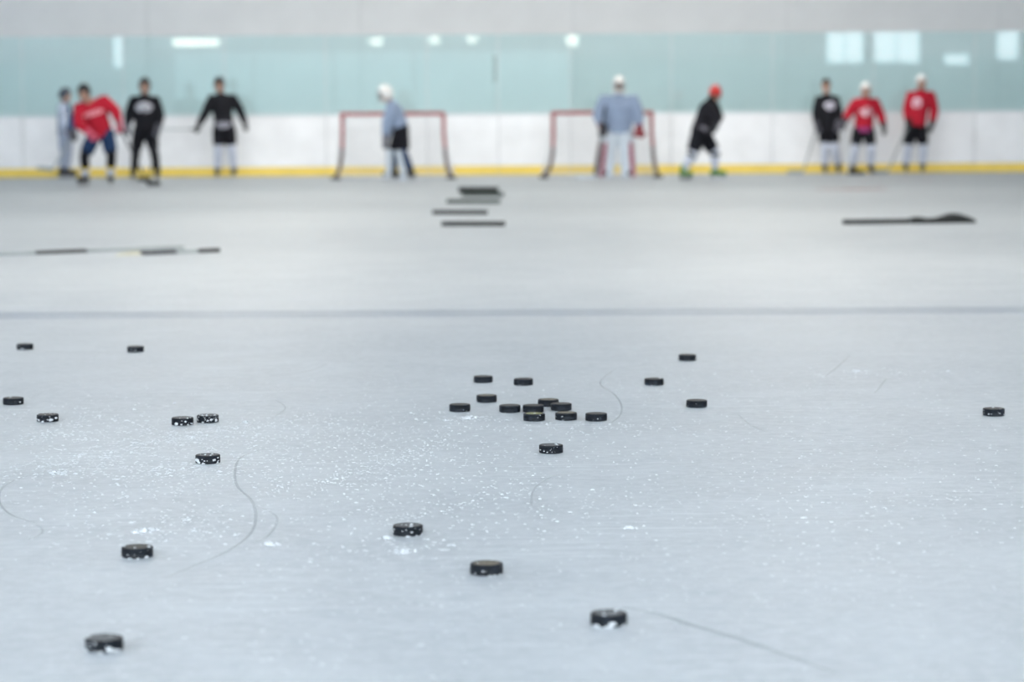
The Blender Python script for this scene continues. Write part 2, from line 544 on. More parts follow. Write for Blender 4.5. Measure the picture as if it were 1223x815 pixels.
# ================================================================== GOALS
M_RED = mat('goal_red_paint', (0.40, 0.085, 0.085), 0.4, 0.5, noise=0.1, nscale=12)
M_GDARK = mat('goal_worn_steel', (0.16, 0.12, 0.12), 0.5, 0.4, noise=0.2, nscale=15)
M_FOOT = mat('goal_rubber_foot', (0.035, 0.035, 0.04), 0.7, 0.3)
M_NET = mat('net_cord', (0.72, 0.74, 0.76), 0.9, 0.1)
def goal(xl, xr, bl, br, label):
    """xl,xr: crossbar ends; bl,br: where the flared uprights meet the ice (world x)"""
    xc = (bl + br) / 2
    g = empty('hockey_goal', (xc, 42.7, 0))
    tag(g, label, 'goal', 'goals by the boards')
    top = 1.15
    L = [V((xl - xc, 0, top)), V((xl - xc + 0.01, 0, 0.80)), V((xl - xc, 0, 0.46)), V((xl - xc - 0.05, 0.0, 0.18)), V((bl - xc, -0.02, 0.045))]
    Rr = [V((xr - xc, 0, top)), V((xr - xc, 0, 0.80)), V((xr - xc + 0.02, 0, 0.46)), V((xr - xc + 0.06, 0.0, 0.18)), V((br - xc, -0.02, 0.045))]
    bm = bmesh.new(); tube(bm, [L[0], Rr[0]], 0.034, 12)
    obj('crossbar', bm, M_RED, g, smooth=True)
    for P in (L, Rr):
        bm = bmesh.new(); tube(bm, [P[0], P[1], P[2] + V((0, 0, 0.06))], [0.034, 0.032, 0.030], 12)
        obj('post', bm, M_RED, g, smooth=True)
        bm = bmesh.new(); tube(bm, [P[2] + V((0, 0, 0.08)), P[2], P[3], P[4]], [0.034, 0.034, 0.036, 0.036], 12)
        obj('post_shoe', bm, M_GDARK, g, smooth=True)
        bm = bmesh.new(); add_box(bm, P[4] + V((0, 0, -0.0225)), (0.17, 0.16, 0.045), bevel=0.012)
        obj('foot_pad', bm, M_FOOT, g)
    # rear frame
    bd, td = 1.05, 0.5
    base = [L[4] + V((0, 0, -0.02)), V((bl - xc - 0.05, 0.45, 0.03)), V((bl - xc + 0.12, 0.9, 0.03)), V((-0.4, bd, 0.03)), V((0.4, bd, 0.03)), V((br - xc - 0.12, 0.9, 0.03)), V((br - xc + 0.05, 0.45, 0.03)), Rr[4] + V((0, 0, -0.02))]
    bm = bmesh.new(); tube(bm, base, 0.022, 8)
    obj('base_frame', bm, mat('goal_white_tube', (0.72, 0.73, 0.74), 0.5), g, smooth=True)
    toprear = [L[0], V((xl - xc + 0.1, td * 0.7, top)), V((-0.35, td, top)), V((0.35, td, top)), V((xr - xc - 0.1, td * 0.7, top)), Rr[0]]
    bm = bmesh.new(); tube(bm, toprear, 0.02, 8)
    obj('top_frame', bm, mat('goal_white_tube', (0.72, 0.73, 0.74)), g, smooth=True)
    bm = bmesh.new(); tube(bm, [V((0, td, top)), V((0, (td + bd) / 2 - 0.05, 0.6)), V((0, bd, 0.03))], 0.018, 8)
    obj('centre_brace', bm, mat('goal_white_tube', (0.72, 0.73, 0.74)), g, smooth=True)
    # net: cords between top rear frame and base frame, plus horizontal cords
    def along(P, t):
        ls = [(b - a).length for a, b in zip(P, P[1:])]
        s = t * sum(ls)
        for a, b, l in zip(P, P[1:], ls):
            if s <= l:
                return a + (b - a) * (s / l)
            s -= l
        return P[-1]
    me_v, me_f = [], []
    def cord(a, b, r=0.0032):
        d = b - a
        if d.length < 1e-4: return
        u, v = frame_of(d)
        i = len(me_v)
        for p in (a, b):
            for k in range(3):
                q = p + u * r * math.cos(2.094 * k) + v * r * math.sin(2.094 * k)
                me_v.append(tuple(q))
        for k in range(3):
            me_f.append((i + k, i + (k + 1) % 3, i + 3 + (k + 1) % 3, i + 3 + k))
    nv, nh = 72, 22
    grid = []
    for i in range(nv + 1):
        t = i / nv
        a, b = along(toprear, t), along(base, t)
        col_ = []
        for j in range(nh + 1):
            s = j / nh
            p = a.lerp(b, s)
            sag = math.sin(s * PI) * math.sin(t * PI) * 0.06
            col_.append(p + V((0, -sag, 0)))
        grid.append(col_)
    for i in range(nv + 1):
        for j in range(nh):
            cord(grid[i][j], grid[i][j + 1])
            if i < nv:
                cord(grid[i][j], grid[i + 1][j])
    for i in range(1, 36):                        # roof netting
        t = i / 36
        x = L[0].x + (Rr[0].x - L[0].x) * t
        cord(V((x, 0, top)), along(toprear, t))
    me = bpy.data.meshes.new('net')
    me.from_pydata(me_v, [], me_f)
    n = link_mesh('net', me, M_NET, g)
    n['kind'] = 'stuff'
    n['label'] = 'pale cord netting'
    return g
goal(-2.97, -1.18, -3.09, -1.05, 'red framed hockey goal with the goalie in black trousers walking across it')
goal(0.74, 2.48, 0.58, 2.59, 'red framed hockey goal behind the goalie with red striped leg pads')

# ================================================================== PEOPLE
M_SKIN = mat('skin', (0.52, 0.31, 0.23), 0.6, 0.3, noise=0.06, nscale=20)
M_HAIR = mat('dark_hair', (0.03, 0.025, 0.02), 0.7)
M_EYE = mat('eye', (0.03, 0.025, 0.02), 0.3)
M_LIP = mat('lips', (0.38, 0.15, 0.13), 0.5)
M_BLACK = mat('black_cloth', (0.012, 0.012, 0.016), 0.9, 0.15, noise=0.3, nscale=16, bump=0.4)
M_NAVY = mat('navy_cloth', (0.02, 0.045, 0.11), 0.9, 0.15, noise=0.25, nscale=14, bump=0.4)
M_WSOCK = mat('white_sock_knit', (0.56, 0.60, 0.70), 0.9, 0.15, noise=0.08, nscale=14, bump=0.3)
M_GREYCLOTH = mat('grey_blue_cloth', (0.32, 0.37, 0.48), 0.9, 0.15, noise=0.15, nscale=12, bump=0.4)
M_SKATE = mat('black_skate_leather', (0.015, 0.015, 0.018), 0.45, 0.4, noise=0.2, nscale=30)
M_SKATEG = mat('green_skate_shell', (0.07, 0.20, 0.03), 0.45, 0.4, noise=0.2, nscale=30)
M_HOLD = mat('skate_holder', (0.25, 0.25, 0.26), 0.5)
M_BLADE = mat('skate_steel', (0.40, 0.41, 0.43), 0.4, 0.5, metal=1.0)
M_YELB = mat('yellow_band', (0.75, 0.55, 0.08), 0.9)
M_HBLK = mat('black_helmet', (0.012, 0.013, 0.016), 0.35, 0.5)
M_HWHT = mat('white_helmet', (0.82, 0.81, 0.79), 0.35, 0.5)
M_HRED = mat('red_helmet', (0.62, 0.035, 0.03), 0.35, 0.5)
M_HGRY = mat('grey_helmet', (0.07, 0.085, 0.11), 0.35, 0.5)
M_GGREY = mat('grey_glove', (0.13, 0.13, 0.16), 0.8, noise=0.4, nscale=18)
M_GBLK = mat('black_glove', (0.02, 0.02, 0.025), 0.8)
M_GREDW = mat('red_white_glove', (0.62, 0.10, 0.16), 0.8, noise=0.5, nscale=16)
M_GBROWN = mat('brown_leather', (0.16, 0.06, 0.04), 0.7, noise=0.3, nscale=18)
M_GRED = mat('dark_red_leather', (0.22, 0.035, 0.045), 0.6, noise=0.2, nscale=18)
M_PADW = mat('white_pad', (0.58, 0.64, 0.70), 0.6, 0.3, noise=0.06, nscale=9)
M_PADR = mat('red_pad_stripe', (0.36, 0.09, 0.13), 0.6, 0.3)
M_CAGE = mat('cage_wire', (0.35, 0.42, 0.44), 0.4, 0.5, metal=0.5)

def head_axes(fd, tilt=0.0):
    f = V((fd[0], fd[1], 0)).normalized()
    s = V((0, 0, 1)).cross(f).normalized()
    f2 = f * math.cos(tilt) - V((0, 0, 1)) * math.sin(tilt)
    u = f2.cross(s).normalized()
    return f2, s, u

def shell(head, f, s, u, rx, ry, rz, edge, shift=0.0, n=24, rings=9):
    """open dome around the crown; edge(az) = height of its lower rim"""
    bm = bmesh.new()
    c = head + f * shift
    top = bm.verts.new(c + u * rz)
    prev = None
    for k in range(1, rings + 1):
        loop = []
        for i in range(n):
            az = 2 * PI * i / n
            te = math.acos(max(-0.98, min(0.98, edge(az) / rz)))
            th = te * k / rings
            loop.append(bm.verts.new(c + u * rz * math.cos(th) + f * (ry * math.sin(th) * math.cos(az)) + s * (rx * math.sin(th) * math.sin(az))))
        for i in range(n):
            j = (i + 1) % n
            if prev is None:
                bm.faces.new((top, loop[i], loop[j]))
            else:
                bm.faces.new((prev[i], loop[i], loop[j], prev[j]))
        prev = loop
    return bm

def torso_rings(prof, pel, neck, side):
    ax = (neck - pel)
    d = ax.normalized()
    sd = (side - d * side.dot(d)).normalized()
    dp = d.cross(sd).normalized()
    return [(pel + ax * t, sd * wv, dp * dv) for t, wv, dv in prof]

def person(P, loc, fd, label, J=None, head_fd=None, tilt=0.12, jersey=None, trousers=None, sock=None, skate=None, glove=None, helmet=None,
           boots_fd=None, bulk=1.0, hem=0.0, short=0.62, mask=False, group=None, sock_band=None, calf=None, hair=None, neck_guard=False):
    J = {k: V(v) for k, v in J.items()}
    root = empty('person', (loc[0], loc[1], 0))
    tag(root, label, 'person', group)
    J['al'].z = J['ar'].z = 0.165
    fwd = V((fd[0], fd[1], 0)).normalized()
    f, s, u = head_axes(head_fd or fd, tilt)
    head, neck = J['head'], J['neck']
    pel = (J['hipl'] + J['hipr']) / 2
    shm = (J['sl'] + J['sr']) / 2
    side = (J['sr'] - J['sl'])
    hside = (J['hipr'] - J['hipl'])
    # ---------------- body: one continuous skin
    bm = bmesh.new()
    hp = [(-0.128, .026, .030, .048), (-0.105, .050, .058, .030), (-0.06, .066, .082, .012), (0, .074, .094, 0), (.05, .076, .098, -.005), (.09, .060, .078, -.008), (.118, .024, .034, -.008)]
    loft(bm, [(head + u * a + f * sh, s * wx, f * wy) for a, wx, wy, sh in hp], 16)
    tube(bm, [head + f * .088 + u * .02, head + f * .108 - u * .03], [.010, .017], 8)                      # nose
    for q in (-1, 1):
        tube(bm, [head + s * q * .078 + u * .02, head + s * q * .078 - u * .03], [.016, .012], 8)          # ears
        tube(bm, [head + s * q * .05 + f * .078 + u * .03, head + s * q * .012 + f * .092 + u * .027], .011, 8)   # brow
    tube(bm, [head - u * .07 - f * .015, neck - V((0, 0, .03))], [.055, .062], 10)
    loft(bm, torso_rings([(-.10, .10, .07), (0, .14, .088), (.35, .125, .085), (.7, .15, .10), (.9, .14, .08), (1.0, .06, .06)], pel, neck, side), 16)
    for q in 'lr':
        wr = J['h' + q]
        fa = (wr - J['e' + q]).normalized()
        tube(bm, [shm.lerp(J['s' + q], .6), J['s' + q], J['s' + q].lerp(J['e' + q], .5), J['e' + q], J['e' + q].lerp(wr, .4), wr - fa * .03], [.06, .062, .054, .044, .042, .030], 10)
        tube(bm, [wr - fa * .03, wr + fa * .05], [.03, .028], 8)
        k, a = J['k' + q], J['a' + q]
        tube(bm, [J['hip' + q], J['hip' + q].lerp(k, .5), k, k.lerp(a, .3) - fwd * .015, a], [.095, .085, .060, .058, .040], 10)
        bf = V((*(boots_fd or {}).get(q, fd), 0)).normalized()
        tube(bm, [a, V((a.x, a.y, .11)) - bf * .02, V((a.x, a.y, .105)) + bf * .14], [.04, .035, .028], 8)
    blob('body', bm, M_SKIN, root, 0.011, 2)
    for q in (-1, 1):
        bm = bmesh.new()
        bmesh.ops.create_icosphere(bm, subdivisions=2, radius=.011, matrix=Matrix.Translation(head + f * .084 + s * q * .032 + u * .006))
        obj('eye', bm, M_EYE, root, smooth=True)
    bm = bmesh.new()
    tube(bm, [head + f * .086 - u * .068 - s * .024, head + f * .095 - u * .066, head + f * .086 - u * .068 + s * .024], .0065, 6)
    obj('mouth', bm, M_LIP, root, smooth=True)
    if hair:
        bm = shell(head, f, s, u, .088, .110, .135, lambda az: .055 if abs(math.cos(az)) > .6 and math.cos(az) > 0 else (-.05 if math.cos(az) < -.2 else -.0))
        h = obj('hair', bm, hair, root, smooth=True)
    if neck_guard:
        bm = bmesh.new()
        loft(bm, [(neck - u * .04, s * .085, f * .085), (neck + (head - neck) * .4, s * .078, f * .085), (head - u * .055 - f * .002, s * .084, f * .102), (head - u * .02 - f * .002, s * .086, f * .108)], 18)
        obj('neck_guard', bm, M_BLACK, root, smooth=True)
    # ---------------- trousers
    bm = bmesh.new()
    loft(bm, torso_rings([(-.10, .12, .10), (-.02, .175 * bulk, .13 * bulk), (.12, .175 * bulk, .13 * bulk), (.3, .165, .125)], pel, neck, hside), 16)
    for q in 'lr':
        h0, k = J['hip' + q], J['k' + q]
        n_ = h0.lerp(k, short + .25)
        tube(bm, [h0 + V((0, 0, .02)), h0.lerp(k, .5), n_], [.115 * bulk, .115 * bulk, .105 * bulk], 12, round_ends=False)
    blob('trousers', bm, trousers, root, 0.014, 3)
    # ---------------- jersey with sleeves
    bm = bmesh.new()
    loft(bm, torso_rings([(-.06 - hem, .19 * bulk, .145 * bulk), (.1, .185 * bulk, .145 * bulk), (.4, .185 * bulk, .14 * bulk), (.7, .20 * bulk, .145 * bulk), (.88, .175 * bulk, .115), (.97, .09, .085), (1.03, .075, .075)], pel, neck, side), 18)
    for q in 'lr':
        wr = J['h' + q]
        fa = (wr - J['e' + q]).normalized()
        tube(bm, [shm.lerp(J['s' + q], .5), J['s' + q], J['s' + q].lerp(J['e' + q], .5), J['e' + q], wr - fa * .09], [.09, .100 * bulk, .096 * bulk, .088 * bulk, .070], 12, round_ends=False)
    blob('jersey', bm, jersey, root, 0.014, 3)
    # ---------------- legs
    for q in 'lr':
        k, a = J['k' + q], J['a' + q]
        h0 = J['hip' + q]
        bf = V((*(boots_fd or {}).get(q, fd), 0)).normalized()
        bm = bmesh.new()
        tube(bm, [h0.lerp(k, .72), k + bf * .01, k.lerp(a, .35) , k.lerp(a, .7), a + V((0, 0, .0))], [.084, .082, .080, .068, .054], 12)
        so = blob('sock', bm, calf or sock, root, 0.012, 2)
        if calf:
            bm = bmesh.new()
            tube(bm, [k.lerp(a, .58), k.lerp(a, .95)], [.083, .07], 12, round_ends=False)
            obj('sock_cuff', bm, sock, so, smooth=True)
        if sock_band:
            mm, t0, t1, rr = sock_band
            bm = bmesh.new()
            tube(bm, [k.lerp(a, t0), k.lerp(a, t1)], [rr, rr], 12, round_ends=False)
            obj('sock_band', bm, mm, so, smooth=True)
        # skate
        g0 = V((a.x, a.y, 0))
        bm = bmesh.new()
        tube(bm, [a + V((0, 0, .055)), a, g0 + V((0, 0, .12)) - bf * .015], [.060, .056, .050], 12)
        tube(bm, [g0 + V((0, 0, .112)) - bf * .05, g0 + V((0, 0, .112)) + bf * .07, g0 + V((0, 0, .105)) + bf * .165], [.046, .046, .042], 12)
        sk = blob('skate', bm, skate, root, 0.011, 2)
        zz = V((0, 0, 1))
        rot = Matrix((bf, zz.cross(bf), zz)).transposed()
        bm = bmesh.new()
        for xo, ln in ((-.03, .10), (.13, .10)):
            add_box(bm, g0 + bf * xo + zz * .053, (ln, .028, .045), rot, bevel=.006)
        add_box(bm, g0 + bf * .05 + zz * .034, (.26, .014, .014), rot, bevel=.004)
        obj('blade_holder', bm, M_HOLD, sk)
        bm = bmesh.new()
        pr = [(-.11, .03), (-.10, .008), (-.07, 0), (.17, 0), (.20, .010), (.215, .03)]
        lo_, hi_ = [], []
        for dy, arr in ((-.002, lo_), (.002, hi_)):
            for px_, pz_ in pr:
                arr.append(bm.verts.new(g0 + bf * px_ + zz.cross(bf) * dy + zz * pz_))
        bm.faces.new(lo_); bm.faces.new(hi_[::-1])
        for i in range(len(pr)):
            j = (i + 1) % len(pr)
            bm.faces.new((lo_[i], lo_[j], hi_[j], hi_[i]))
        obj('blade', bm, M_BLADE, sk)
    # ---------------- gloves
    for q in 'lr':
        gm = glove[q] if isinstance(glove, dict) else glove
        if gm is None:
            continue
        wr = J['h' + q]
        fa = (wr - J['e' + q]).normalized()
        inw = (pel - wr); inw.z = 0
        pal = (inw - fa * inw.dot(fa)).normalized()              # palm faces the body
        wv = fa.cross(pal).normalized()
        if wv.dot(fwd) < 0:
            wv = -wv                                            # thumb side to the front
        bm = bmesh.new()
        tube(bm, [wr - fa * .12, wr - fa * .05, wr - fa * .01], [.066, .060, .048], 12, round_ends=False)
        loft(bm, [(wr - fa * .03, wv * .048, pal * .036), (wr + fa * .03, wv * .058, pal * .036), (wr + fa * .075, wv * .056, pal * .032)], 14)
        for k_, ln in zip((-1.5, -.5, .5, 1.5), (.040, .050, .056, .048)):
            b0 = wr + fa * .065 + wv * k_ * .028
            tube(bm, [b0, b0 + fa * ln * .8, b0 + fa * ln + pal * .035, b0 + fa * ln * .2 + pal * .058], [.017, .017, .016, .015], 8)
        t0 = wr + fa * .01 + wv * .05
        tube(bm, [t0, t0 + wv * .025 + fa * .03 + pal * .01, t0 + wv * .012 + fa * .06 + pal * .04], [.020, .018, .016], 8)
        blob('glove', bm, gm, root, 0.009, 1)
    # ---------------- helmet or goalie mask
    if helmet and not mask:
        def rim(az):
            c = math.cos(az)
            return .048 if c > .75 else (.048 + (-.105) * min(1, (.75 - c) / .45) if c > .1 else -.06)
        bm = shell(head, f, s, u, .106, .132, .152, rim)
        h = obj('helmet', bm, helmet, root, smooth=True)
        md = h.modifiers.new('thick', 'SOLIDIFY'); md.thickness = .012; md.offset = -1
        for q in (-1, 1):
            bm = bmesh.new()
            add_box(bm, head + s * q * .099 + u * .0 - f * .01, (.05, .012, .06), Matrix((f, s, u)).transposed(), bevel=.008)
            obj('ear_guard', bm, helmet, h)
        bm = bmesh.new()
        tube(bm, [head + s * .094 - u * .05, head + s * .055 - u * .125 + f * .045, head - u * .142 + f * .06, head - s * .055 - u * .125 + f * .045, head - s * .094 - u * .05], .007, 6)
        obj('chin_strap', bm, M_GBLK, h, smooth=True)
    if mask:
        def rim(az):
            c = math.cos(az)
            return .05 if c > .8 else (.05 - .15 * min(1, (.8 - c) / .5))
        bm = shell(head, f, s, u, .112, .136, .155, rim, 0.0)
        h = obj('goalie_mask', bm, helmet, root, smooth=True)
        md = h.modifiers.new('thick', 'SOLIDIFY'); md.thickness = .014; md.offset = -1
        bm = bmesh.new()
        ch = []
        for k_ in range(9):
            a_ = -1.15 + 2.3 * k_ / 8
            ch.append(head - u * .115 + f * (.125 * math.cos(a_)) + s * (.112 * math.sin(a_)))
        tube(bm, ch, .028, 8)
        obj('chin_guard', bm, helmet, h, smooth=True)
        bm = bmesh.new()
        def fp(a_, z): return head + u * z + f * (.142 * math.cos(a_)) + s * (.118 * math.sin(a_))
        for k_ in range(-3, 4):
            tube(bm, [fp(k_ * .28, .055), fp(k_ * .28, -.02), fp(k_ * .28, -.095)], .004, 6)
        for z in (.05, .015, -.02, -.055, -.09):
            tube(bm, [fp(a_ * .23, z) for a_ in range(-4, 5)], .004, 6)
        obj('cage', bm, M_CAGE, h, smooth=True)
    return root, J

def leg_pad(root, k, a, fwd, h0, stripe=None, over=.2):
    """big box-shaped goalie leg pad in front of a leg, flaring over the skate"""
    top = k + (h0 - k).normalized() * over
    bot = V((a.x, a.y, .03))
    ax = (bot - top).normalized()
    sd = ax.cross(fwd).normalized()
    dp = sd.cross(ax).normalized()
    if dp.dot(fwd) < 0: dp = -dp
    def slab(w_, t_, off, t0, t1, flare):
        bm = bmesh.new()
        rows = []
        N = 7
        for i in range(N):
            t = t0 + (t1 - t0) * i / (N - 1)
            p = top.lerp(bot, t) + dp * (off + (.05 * max(0, t - .75) / .25 if flare else 0))
            ww = w_ * (1.0 + .12 * math.sin(t * PI))
            rows.append([bm.verts.new(p + sd * ww * x_ + dp * t_ * y_) for x_, y_ in ((-1, -.6), (-.9, .7), (-.5, 1), (.5, 1), (.9, .7), (1, -.6))])
        for r0, r1 in zip(rows, rows[1:]):
            for i in range(6):
                j = (i + 1) % 6
                bm.faces.new((r0[i], r0[j], r1[j], r1[i]))
        bm.faces.new(rows[0][::-1]); bm.faces.new(rows[-1])
        return bm
    pd = obj('leg_pad', slab(.125, .055, .085, 0, 1, True), M_PADW, root, smooth=False)
    if stripe:
        for x_ in stripe:
            bm = slab(.042, .072, .085, .02, .98, True)
            bmesh.ops.translate(bm, verts=bm.verts[:], vec=sd * x_)
            obj('stripe', bm, M_PADR, pd)
    return pd

J_RED = (0.46, 0.016, 0.035)
# --- near the fallen sticks: four skaters
pA, JA = person('A', (-8.24, 44.80), (1, -.25), 'person in white-sleeved navy jersey, pale trousers and dark helmet, standing side-on by the boards',
    J=dict(head=(0.03, 0.00, 1.53), neck=(0.01, 0.00, 1.39), sl=(-0.00, -0.17, 1.31), sr=(0.01, 0.17, 1.31), el=(0.02, -0.22, 1.06), er=(0.06, 0.22, 1.07), hl=(0.15, -0.17, 0.83), hr=(0.17, 0.12, 0.80), hipl=(0.01, -0.09, 0.82), hipr=(0.01, 0.09, 0.82), kl=(0.01, -0.10, 0.47), kr=(0.03, 0.10, 0.47), al=(-0.03, -0.11, 0.11), ar=(0.01, 0.10, 0.11)),
    jersey=jersey_material('navy_white_jersey', (0.03, 0.07, 0.17), (0.62, 0.68, 0.80), c=(0.0, -0.12, 1.16), rad=(0.12, 0.30), sign=-1, slope=0),
    trousers=M_GREYCLOTH, sock=M_GREYCLOTH, skate=M_SKATE, glove=M_GGREY, helmet=M_HGRY, bulk=.9)
pB, JB = person('B', (-6.74, 39.50), (-.25, -1), 'person in red jersey and navy shorts crouching forward with a stick, black helmet',
    J=dict(head=(-0.13, -0.34, 1.52), neck=(-0.05, -0.20, 1.37), sl=(-0.24, -0.20, 1.27), sr=(0.15, -0.12, 1.38), el=(-0.23, -0.32, 1.01), er=(0.34, -0.15, 1.20), hl=(-0.02, -0.42, 0.84), hr=(0.42, -0.26, 0.98), hipl=(-0.02, 0.02, 0.86), hipr=(0.16, 0.02, 0.86), kl=(-0.18, -0.14, 0.49), kr=(0.25, -0.10, 0.50), al=(-0.21, 0.05, 0.10), ar=(0.20, 0.05, 0.09)),
    tilt=.3, jersey=jersey_material('red_jersey_slogan', J_RED, (0.80, 0.35, 0.40), c=(0.0, -0.12, 1.18), rad=(0.17, 0.045), slope=.30),
    trousers=M_NAVY, sock=M_WSOCK, calf=M_BLACK, skate=M_SKATE, glove=M_GREDW, helmet=M_HBLK, sock_band=(M_YELB, .52, .60, .086), boots_fd={'l': (-.5, -.9), 'r': (.25, -1)}, bulk=1.05)
pC, JC = person('C', (-6.44, 42.70), (0, -1), 'person all in black with a white oval chest print and legs apart',
    J=dict(head=(0.02, -0.03, 1.67), neck=(0.01, 0.00, 1.50), sl=(-0.18, 0.00, 1.41), sr=(0.19, 0.00, 1.41), el=(-0.27, -0.02, 1.16), er=(0.27, 0.02, 1.14), hl=(-0.29, -0.10, 0.91), hr=(0.25, -0.12, 0.89), hipl=(-0.09, 0.00, 0.90), hipr=(0.09, 0.00, 0.90), kl=(-0.15, -0.06, 0.53), kr=(0.16, -0.06, 0.53), al=(-0.21, 0.00, 0.15), ar=(0.21, 0.00, 0.13)),
    jersey=jersey_material('black_jersey_oval', (0.012, 0.012, 0.016), (0.55, 0.55, 0.60), c=(0.01, 0, 1.29), rad=(0.15, 0.095)),
    trousers=M_BLACK, sock=M_BLACK, skate=M_SKATE, glove=M_GGREY, helmet=M_HBLK, bulk=1.0)
pD, JD = person('D', (-5.28, 44.60), (0, -1), 'person in plain black jersey with arms held out and pale socks',
    J=dict(head=(-0.06, -0.03, 1.71), neck=(-0.03, 0.00, 1.54), sl=(-0.20, 0.00, 1.45), sr=(0.18, 0.00, 1.45), el=(-0.33, -0.02, 1.17), er=(0.31, 0.05, 1.22), hl=(-0.46, -0.06, 0.95), hr=(0.41, -0.05, 0.98), hipl=(-0.09, 0.00, 0.92), hipr=(0.11, 0.00, 0.92), kl=(-0.09, -0.05, 0.54), kr=(0.15, -0.05, 0.54), al=(-0.12, 0.00, 0.14), ar=(0.18, 0.00, 0.14)),
    jersey=jersey_material('black_jersey_belt', (0.013, 0.013, 0.017), (0.40, 0.40, 0.46), c=(0.01, 0, 0.97), rad=(0.13, 0.06), trim=(0.90, 1.03, (0.10, 0.10, 0.12))),
    trousers=M_BLACK, sock=M_WSOCK, skate=M_SKATE, glove=M_GBLK, helmet=M_HBLK, bulk=.97, hem=-.02)

# --- the two goalies
PALE = (0.28, 0.35, 0.48)
pE, JE = person('E', (-1.96, 42.00), (-1, -.15), 'goalie walking side-on in white mask, pale blue jersey and black trousers before a goal',
    J=dict(head=(-0.20, 0.00, 1.50), neck=(-0.12, 0.00, 1.36), sl=(-0.08, -0.19, 1.26), sr=(-0.08, 0.19, 1.26), el=(-0.17, -0.25, 1.00), er=(-0.14, 0.25, 0.97), hl=(-0.20, -0.22, 0.70), hr=(-0.22, 0.20, 0.66), hipl=(0.07, -0.11, 0.85), hipr=(0.06, 0.11, 0.85), kl=(0.10, -0.13, 0.48), kr=(-0.08, 0.13, 0.47), al=(0.22, -0.10, 0.14), ar=(-0.08, 0.12, 0.12)),
    tilt=.25, jersey=jersey_material('pale_blue_jersey', PALE), trousers=M_BLACK, sock=M_NAVY, skate=M_SKATE, glove=M_GGREY, helmet=M_HWHT, mask=True, bulk=1.1, hem=-.2)
for q in 'lr':
    leg_pad(pE, JE['k' + q], JE['a' + q], V((-1, -.15, 0)).normalized(), JE['hip' + q], over=.06)
pF, JF = person('F', (1.85, 42.00), (0, -1), 'goalie facing out of a goal in white mask, pale blue jersey and red-striped leg pads',
    J=dict(head=(0.02, -0.06, 1.63), neck=(0.02, 0.00, 1.46), sl=(-0.22, 0.00, 1.36), sr=(0.26, 0.00, 1.36), el=(-0.33, -0.05, 1.08), er=(0.35, -0.02, 1.07), hl=(-0.28, -0.20, 0.86), hr=(0.38, -0.14, 0.82), hipl=(-0.10, 0.00, 0.80), hipr=(0.12, 0.00, 0.80), kl=(-0.18, -0.06, 0.45), kr=(0.17, -0.06, 0.45), al=(-0.22, 0.00, 0.10), ar=(0.19, 0.00, 0.10)),
    jersey=jersey_material('pale_blue_goalie_jersey', PALE), trousers=M_PADW, sock=M_WSOCK, skate=M_SKATE, glove={'l': M_GBROWN, 'r': None}, helmet=M_HWHT, mask=True, bulk=1.30, hem=-.05)
for q, st in (('l', (.070, .03)), ('r', (-.070, -.03))):
    leg_pad(pF, JF['k' + q], JF['a' + q], V((0, -1, 0)), JF['hip' + q], stripe=(st[0],))
# catching glove: round pocket with thumb and finger lobes
bm = bmesh.new()
hc = JF['hr']
for i in range(5):
    a_ = -0.9 + i * .45
    d = V((math.sin(a_) * .8 + .2, -.15, -math.cos(a_))).normalized()
    tube(bm, [hc + V((0, 0, .03)), hc + d * .05, hc + d * .085 + V((0, -.05, 0))], [.05, .046, .036], 10)
tube(bm, [hc + V((-.02, 0, .02)), hc + V((-.09, -.03, -.02)), hc + V((-.11, -.07, -.07))], [.045, .036, .026], 10)
tube(bm, [hc + (JF['er'] - hc).normalized() * .12, hc], [.075, .06], 12, round_ends=False)
blob('catching_glove', bm, M_GRED, pF, 0.011, 2)
bm = bmesh.new()
add_box(bm, JF['hl'] + V((.02, -.075, -.01)), (.13, .03, .22), Matrix.Rotation(.25, 3, 'Y'), bevel=.012)
obj('blocker_pad', bm, mat('dark_blocker', (0.03, 0.035, 0.05), .6), pF)

# --- red helmeted skater
pG, JG = person('G', (3.27, 41.20), (.9, .55), 'person in black bending over side-on, with red helmet and green skates',
    J=dict(head=(0.20, 0.00, 1.46), neck=(0.13, 0.00, 1.34), sl=(0.02, -0.18, 1.25), sr=(0.17, 0.18, 1.26), el=(0.21, -0.22, 1.03), er=(0.27, 0.22, 1.03), hl=(0.15, -0.24, 0.90), hr=(0.22, 0.20, 0.90), hipl=(-0.08, -0.10, 0.82), hipr=(-0.02, 0.10, 0.82), kl=(-0.19, -0.12, 0.44), kr=(0.20, 0.12, 0.45), al=(-0.34, -0.10, 0.10), ar=(0.21, 0.14, 0.09)),
    tilt=.35, head_fd=(.45, .9), jersey=jersey_material('black_jersey_patch', (0.016, 0.015, 0.02), (0.25, 0.24, 0.28), c=(-0.02, 0, 0.86), rad=(0.08, 0.05)),
    trousers=M_BLACK, sock=M_WSOCK, skate=M_SKATEG, neck_guard=True, glove=M_GBLK, helmet=M_HRED, sock_band=(M_BLACK, -.04, .16, .088), boots_fd={'l': (.5, -.5), 'r': (1, -.1)}, bulk=1.12, hem=.03)

